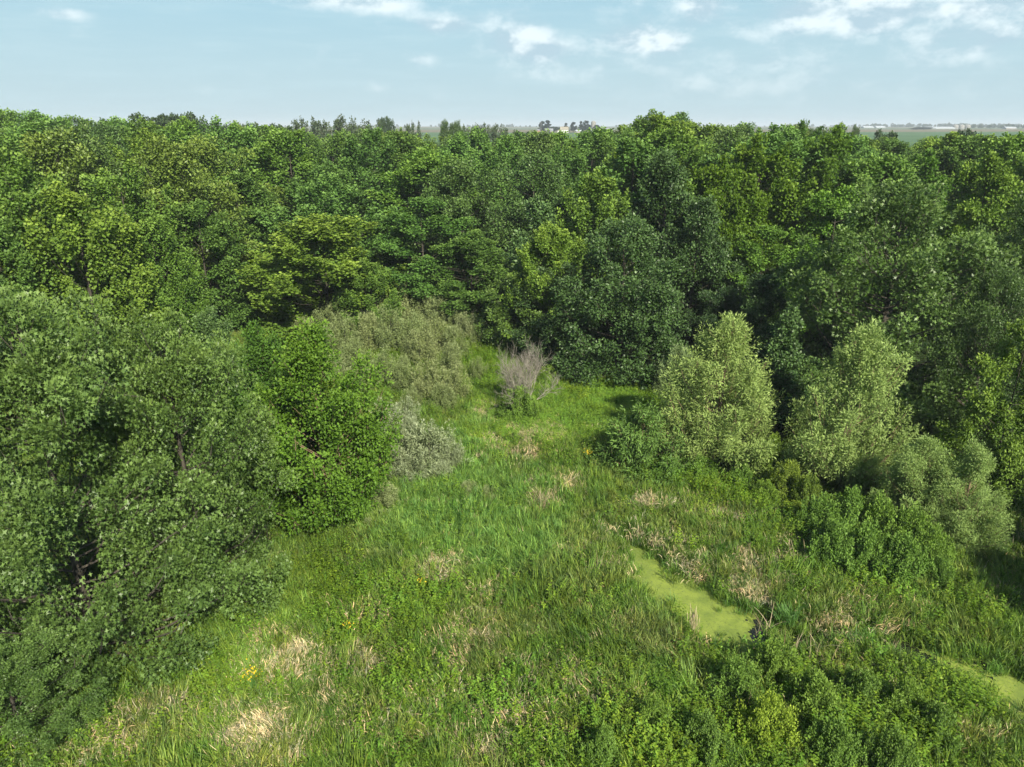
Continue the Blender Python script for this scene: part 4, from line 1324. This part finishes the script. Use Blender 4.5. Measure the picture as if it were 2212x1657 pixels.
clump('dry_stalk', 1610, 1545, 1.0, 2, .02, .3, straw_leaf, 'single tan stalk among the lower right weeds', 'stalk', 20, wd=.016)
clump('dry_stalk', 1600, 1480, 1.2, 3, .04, .5, straw_leaf, 'short pale stalk below the olive sedge tussock', 'stalk', 21, wd=.016)
clump('pale_seed_stalk', 1268, 822, .5, 16, .05, .25, straw_leaf, 'small pale tan tuft standing alone on the clearing turf', 'stalk', 22, wd=.03)


def flower(x, y, n, s, label, seed):
    rs = np.random.RandomState(seed)
    X, Y = ground(x, y)
    root = bpy.data.objects.new('goldenrod', None)
    COL.objects.link(root)
    root.location = (X, Y, float(terrain(X, Y)))
    root['label'] = label
    root['category'] = 'flower'
    V, F, A = blades(seed, 26, s * .35, .75, .02, .5)
    link('stems', fast_mesh('goldenrod_stems', V, F, [green_leaf], {'v': ('FLOAT', A), 'tip': ('FLOAT', A * 0)}), root)
    P = rs.randn(n, 3) * np.array([s, s, .12]) + np.array([0, 0, .85])
    A_ = norm(rs.randn(n, 3))
    Nn = norm(np.cross(A_, rs.randn(n, 3)))
    V, F, per = leaf_faces(P, A_, Nn, np.full(n, .055), 'broad', rs)
    v = np.repeat(rs.rand(n), per)
    link('flower_head', fast_mesh('goldenrod_heads', V, F, [yellow_fl], {'v': ('FLOAT', v), 'tip': ('FLOAT', v * 0)}), root)


flower(1270, 1008, 44, .12, 'yellow goldenrod in bloom left of the dark drooping bush', 31)
flower(548, 1497, 60, .14, 'yellow goldenrod in bloom at the lower left near the oaks', 32)
flower(758, 1392, 34, .08, 'yellow goldenrod in bloom above the lower dry grass', 33)
flower(912, 1290, 34, .10, 'yellow goldenrod in bloom among the dark weeds left of centre', 34)
flower(1490, 1035, 18, .12, 'sparse yellow goldenrod in the grass below the left willow', 35)

# ------------------------------------------------------------------ behind the forest
skyl = [('sparse', 300, 268, 205, 26, 'thin grey tree top at the left part of the skyline'), ('round', 350, 252, 215, 42, 'dark wind bent tree on the left skyline, its left half'),
        ('round', 400, 250, 218, 34, 'dark wind bent tree on the left skyline, its right half'), ('sparse', 432, 266, 225, 18, 'small ragged tree right of the dark wind bent trees'),
        ('round', 500, 270, 200, 26, 'green tree top left of the grey skyline trees'), ('sparse', 545, 270, 205, 28, 'low green tree beside the grey skyline trees'),
        ('round', 610, 274, 215, 28, 'low grey green tree at the start of the ragged row'), ('sparse', 661, 257, 220, 22, 'ragged grey tree leading the ragged row'),
        ('sparse', 718, 258, 222, 26, 'pale barked tree in the ragged row'), ('sparse', 752, 252, 224, 28, 'tallest tree of the ragged row'), ('sparse', 792, 256, 224, 24, 'last ragged tree before the round one'),
        ('round', 833, 257, 300, 18, 'dark round tree standing alone on the skyline'), ('sparse', 893, 266, 230, 14, 'thin bare topped tree left of the green skyline tree'),
        ('syc', 865, 274, 180, 30, 'bright green tree below the thin bare topped one'), ('dark', 965, 260, 175, 40, 'dense green tree on the skyline near the middle'), ('dark', 990, 258, 178, 24, 'green tree beside the dense one on the skyline'),
        ('sparse', 1015, 275, 225, 14, 'first of the thin locust trees by the green field'), ('sparse', 1042, 270, 228, 16, 'second of the thin locust trees by the green field'), ('sparse', 1060, 273, 226, 14, 'third of the thin locust trees by the green field'),
        ('sparse', 1082, 272, 228, 15, 'fourth of the thin locust trees by the green field'), ('sparse', 1103, 276, 224, 14, 'last of the thin locust trees by the green field'),
        ('round', 1125, 292, 215, 20, 'low dark tree at the edge of the green field'), ('dark', 1800, 266, 150, 32, 'dark tree on the right skyline before the open fields'), ('dark', 1832, 270, 155, 22, 'small dark tree beside the dark right skyline tree'),
        ('round', 1905, 288, 175, 22, 'low dark tree in front of the green field at the right'), ('round', 2065, 286, 180, 24, 'dark tree at the right edge of the green field'), ('round', 1728, 268, 640, 14, 'dark far tree cluster on the right skyline')]
for (kd, x, yt, Y, hw, lab) in skyl:
    tn = {'sparse': (1.5, 1.35, 1.5), 'round': (1.15, 1.2, 1.1), 'syc': (.9, .85, .8), 'dark': (.95, 1.0, .95)}[kd]
    tree_px(kd, x, yt, Y, hw * (1.35 if kd in ('sparse', 'round') and Y < 300 else 1.0), lab, tint=tn, group='trees on the skyline')

# farmstead
def fz(x, Y):
    X = at(x, 280, Y)[0]
    return X, float(terrain(X, Y))


M['white'] = plain_mat('white_siding', (.78, .78, .75), .6, .05)
M['roof_tan'] = plain_mat('weathered_roof', (.25, .23, .18), .8, .15)
M['roof_grey'] = plain_mat('grey_roof', (.22, .23, .25), .8, .15)
M['shed_wall'] = plain_mat('grey_shed_wall', (.30, .28, .27), .8, .1)
M['metal'] = plain_mat('white_metal_roof', (.42, .45, .48), .4, .04)
M['concrete'] = plain_mat('silo_concrete', (.22, .215, .20), .85, .1)
M['window'] = plain_mat('dark_window', (.03, .035, .04), .2, .1)
M['rust'] = plain_mat('rust_red_wall', (.35, .18, .13), .8, .15)


def box_vf(x0, x1, y0, y1, z0, z1):
    V = np.array([[x, y, z] for z in (z0, z1) for y in (y0, y1) for x in (x0, x1)], float)
    F = np.array([[0, 2, 3, 1], [4, 5, 7, 6], [0, 1, 5, 4], [2, 6, 7, 3], [0, 4, 6, 2], [1, 3, 7, 5]])
    return V, F


def gable(L, D, hw_, hr, axis='x', over=.4, thick=.2):
    """Walls with gable ends and a pitched roof of two slabs, ridge along x."""
    V, F = box_vf(-L / 2, L / 2, -D / 2, D / 2, -1, hw_)
    g = np.array([[-L / 2, -D / 2, hw_], [-L / 2, D / 2, hw_], [-L / 2, 0, hr], [L / 2, -D / 2, hw_], [L / 2, D / 2, hw_], [L / 2, 0, hr]])
    n = len(V)
    V = np.concatenate([V, g])
    F = np.concatenate([F, [[n, n + 2, n + 1, n + 1], [n + 3, n + 4, n + 5, n + 5]]])
    wall = (V, F)
    a = L / 2 + over
    e = D / 2 + over
    sl = (hr - hw_) / (D / 2)
    ze = hw_ - over * sl
    RV, RF = [], []
    for s in (-1, 1):
        b = len(RV)
        for zt_ in (0.03, thick):
            RV += [[-a, s * e, ze + zt_], [a, s * e, ze + zt_], [a, s * .02, hr + zt_], [-a, s * .02, hr + zt_]]
        RF += [[b, b + 1, b + 2, b + 3], [b + 4, b + 7, b + 6, b + 5], [b, b + 4, b + 5, b + 1], [b + 1, b + 5, b + 6, b + 2], [b + 3, b + 2, b + 6, b + 7], [b, b + 3, b + 7, b + 4]]
    return wall, (np.array(RV), np.array(RF))


def tri_fix(F):
    return F


def mk(name, V, F, mat, parent):
    me = bpy.data.meshes.new(name)
    me.from_pydata([tuple(v) for v in V], [], [tuple(dict.fromkeys(int(i) for i in f)) for f in F])
    me.materials.append(mat)
    me.update()
    return link(name, me, parent)


def building(name, x, Y, wpx, hwall_px, hroof_px, Dm, wallm, roofm, label, rot=0.0, windows=0, cat='building', door=False):
    X, z = fz(x, Y)
    k = depth(Y, z) / FPX
    L, hw_, hr = wpx * k, hwall_px * k, hroof_px * k
    root = bpy.data.objects.new(name, None)
    COL.objects.link(root)
    root.location = (X, Y, z)
    root.rotation_euler = (0, 0, rot)
    root['label'] = label
    root['category'] = cat
    (wv, wf), (rv, rf_) = gable(L, Dm, hw_, hr)
    mk('wall', wv, wf, wallm, root)
    mk('roof', rv, rf_, roofm, root)
    for i in range(windows):
        fx_ = (i + .5) / windows - .5
        for lv in ((.35, .7) if hw_ > 5 else (.5,)):
            V, F = box_vf(fx_ * L - .55, fx_ * L + .55, -Dm / 2 - .06, -Dm / 2 - .01, hw_ * lv - .7, hw_ * lv + .7)
            mk('window', V, F, M['window'], root)
    if door:
        V, F = box_vf(-L * .12, L * .12, -Dm / 2 - .08, -Dm / 2 - .02, -.5, hw_ * .75)
        mk('door', V, F, M['window'], root)
    return root


building('farmhouse', 1218, 905, 17, 6.5, 12, 10, M['white'], M['roof_tan'], 'white farmhouse with a tan roof among the far pines', windows=4)
building('lean_to', 1208, 899, 8, 4.5, 5.4, 5, M['white'], M['roof_tan'], 'low white wing in front of the left end of the farmhouse', windows=1)
building('farm_shed', 1185, 902, 17, 4.5, 8.5, 14, M['shed_wall'], M['roof_grey'], 'grey gabled farm shed left of the white farmhouse', door=True)
building('small_shed', 1163, 908, 5, 5, 6.5, 4, M['rust'], M['roof_grey'], 'small reddish shed at the foot of the farm trees')
building('white_garage', 1284, 900, 14, 4.4, 5.2, 8, M['white'], M['metal'], 'low white garage at the right end of the farm')
building('machine_shed', 1310, 960, 26, 6.0, 9, 16, M['shed_wall'], M['roof_grey'], 'long grey machine shed behind the right end of the farm')
building('machine_shed', 1249, 925, 12, 3, 5, 8, M['shed_wall'], M['metal'], 'small pale shed between the farm pines')
building('hog_barn', 2025, 1500, 60, 1.8, 4.2, 22, M['metal'], M['metal'], 'long white roofed barn in the right far fields')
building('hog_barn', 1872, 1900, 22, 1.5, 3.4, 18, M['metal'], M['metal'], 'left one of two small white roofs on the right horizon')
building('hog_barn', 1898, 1900, 20, 1.5, 3.6, 18, M['metal'], M['metal'], 'right one of two small white roofs on the right horizon')
building('far_shed', 2178, 1450, 22, 2.2, 4.4, 14, M['shed_wall'], M['metal'], 'grey shed with a pale roof at the far right horizon')
building('far_shed', 438, 1500, 10, 1.5, 3, 12, M['white'], M['metal'], 'tiny white roof on the left horizon')


def cyl(r, z0, z1, n=16, dome=0.0):
    P = np.array([[0, 0, z0], [0, 0, z1 * .98], [0, 0, z1], [0, 0, z1 + dome * .7], [0, 0, z1 + dome + .02]])
    return tubes([P], [np.array([r, r, r * .98, r * .6, .05])], n)


def solid(name, V, F, mat, x, Y, label, cat):
    X, z = fz(x, Y)
    me = fast_mesh(name, V, F, [mat], smooth=False)
    o = link(name, me, label=label, cat=cat)
    o.location = (X, Y, z - .5)
    return o


V, F = cyl(3.0, 0, 12.5, dome=1.6)
solid('silo', V, F, M['concrete'], 1281, 930, 'pale concrete silo behind the white garage', 'silo')
for i, (x, lab) in enumerate([(2062, 'left grain bin beside the long white barn'), (2075, 'middle grain bin beside the long white barn'), (2088, 'right grain bin beside the long white barn')]):
    V, F = cyl(5.5, 0, 6.5, dome=2.5)
    solid('grain_bin', V, F, M['concrete'], x, 1520, lab, 'grain bin')
X, z = fz(1168, 880)
V, F = tubes([np.array([[0, 0, -1], [0, 0, 12.0]])], [np.array([.22, .16])], 8)
V2, F2 = box_vf(-1.1, 1.1, -.08, .08, 10.8, 11.0)
o = bpy.data.objects.new('utility_pole', None)
COL.objects.link(o)
o.location = (X, 880, z)
o['label'] = 'utility pole in front of the large farm tree'
o['category'] = 'pole'
mk('post', V, F, M['concrete'], o)
mk('crossarm', V2, F2, M['concrete'], o)

for (kd, vr, x, yt, Y, hw, lab) in [('pine', 1, 1171, 262, 930, 8, 'left half of the large dark farm tree group'), ('pine', 0, 1182, 260, 935, 11, 'tallest dark pine at the left of the farm'),
                                    ('round', 0, 1195, 274, 940, 9, 'low dark tree between the farm pines and the grey shed'), ('round', 0, 1207, 275, 950, 8, 'low dark tree behind the grey farm shed'),
                                    ('pine', 0, 1222, 266, 945, 7, 'narrow pine behind the white farmhouse'), ('pine', 1, 1238, 264, 945, 7, 'pine just right of the white farmhouse'),
                                    ('pine', 0, 1254, 262, 940, 6, 'slim tall pine in the right farm pair'), ('pine', 1, 1266, 261, 940, 9, 'broad tall pine in the right farm pair'),
                                    ('pine', 1, 1288, 270, 925, 8, 'flat topped pine beside the silo'), ('round', 0, 1375, 273, 1000, 16, 'low hazy trees right of the farm'), ('round', 0, 1347, 276, 1000, 14, 'low hazy bushes right of the farm'),
                                    ('round', 0, 1995, 275, 1300, 18, 'dark tree clump left of the long white barn'), ('round', 0, 1977, 277, 1300, 12, 'lower dark tree left of the clump by the barn')]:
    tree_px(kd, x, yt, Y, hw, lab, variant=vr, group='trees of the far farms', tint=(.9, 1.0, 1.1))

# far tree belts that read as one mass each
rb = np.random.RandomState(9)


def belt(name, x0, x1, ytop, Y0, n, label, ysd=1.0):
    VV, FF, A, off = [], [], [], 0
    for i in range(n):
        x = rb.uniform(x0, x1)
        Y = Y0 * (1 + rb.uniform(-.04, .04))
        X, _, zt_ = at(x, ytop + rb.randn() * ysd, Y)
        z0 = float(terrain(X, Y))
        h_ = max(zt_ - z0, 4.0)
        r_ = h_ * rb.uniform(.45, .8)
        m_ = 90
        P = norm(rb.randn(m_, 3)) * (rb.rand(m_, 1) ** .33)
        P = P * np.array([r_, r_, h_ * .5]) + np.array([X, Y, z0 + h_ * .5])
        a_ = norm(rb.randn(m_, 3))
        nn_ = norm(np.cross(a_, rb.randn(m_, 3)))
        V, F, per = leaf_faces(P, a_, nn_, np.full(m_, h_ * .33), 'broad', rb)
        VV.append(V)
        FF.append(F + off)
        A.append(np.repeat(rb.rand(m_), per))
        off += len(V)
    A = np.concatenate(A)
    link(name, fast_mesh(name, np.concatenate(VV), np.concatenate(FF), [M['far']], {'v': ('FLOAT', A), 'tip': ('FLOAT', A * 0)}), label=label, cat='trees', kind='stuff')


belt('far_treeline', 1880, 2225, 269.0, 2600, 130, 'hazy blue tree belt along the right horizon')
belt('far_treeline', 2060, 2225, 270.5, 1800, 34, 'nearer hazy tree belt at the far right horizon')
belt('far_treeline', 1000, 1180, 270.5, 3200, 34, 'faint tree belt on the horizon left of the farm')
belt('far_treeline', 1290, 1560, 270.5, 3200, 40, 'faint tree belt on the horizon right of the farm')
belt('far_treeline', 380, 1000, 270.5, 3400, 80, 'faint tree belt along the left horizon')
belt('far_treeline', 1600, 1890, 270.5, 3400, 40, 'faint tree belt on the horizon behind the right forest')

# ------------------------------------------------------------------ haze
hv, hf = box_vf(-13500, 13500, -13500, 16500, -3.0, 60.0)
hm = bpy.data.materials.new('haze')
hm.use_nodes = True
T = NT(hm.node_tree)
T.n.clear()
o_ = T.new('ShaderNodeOutputMaterial')
pv = T.new('ShaderNodeVolumePrincipled')
pv.inputs['Color'].default_value = (.80, .90, 1.0, 1)
pv.inputs['Density'].default_value = 0.00022
pv.inputs['Anisotropy'].default_value = 0.0
T.l.new(pv.outputs[0], o_.inputs['Volume'])
hm.cycles.homogeneous_volume = True
me = bpy.data.meshes.new('haze')
me.from_pydata([tuple(v) for v in hv], [], [tuple(f) for f in hf])
me.materials.append(hm)
link('haze', me, kind='stuff', label='thin pale haze over the whole plain', cat='haze')
print('TRIS', sum(len(m.polygons) * 2 for m in bpy.data.meshes), 'OBJ', len(bpy.data.objects), 'AUTO', len(auto))
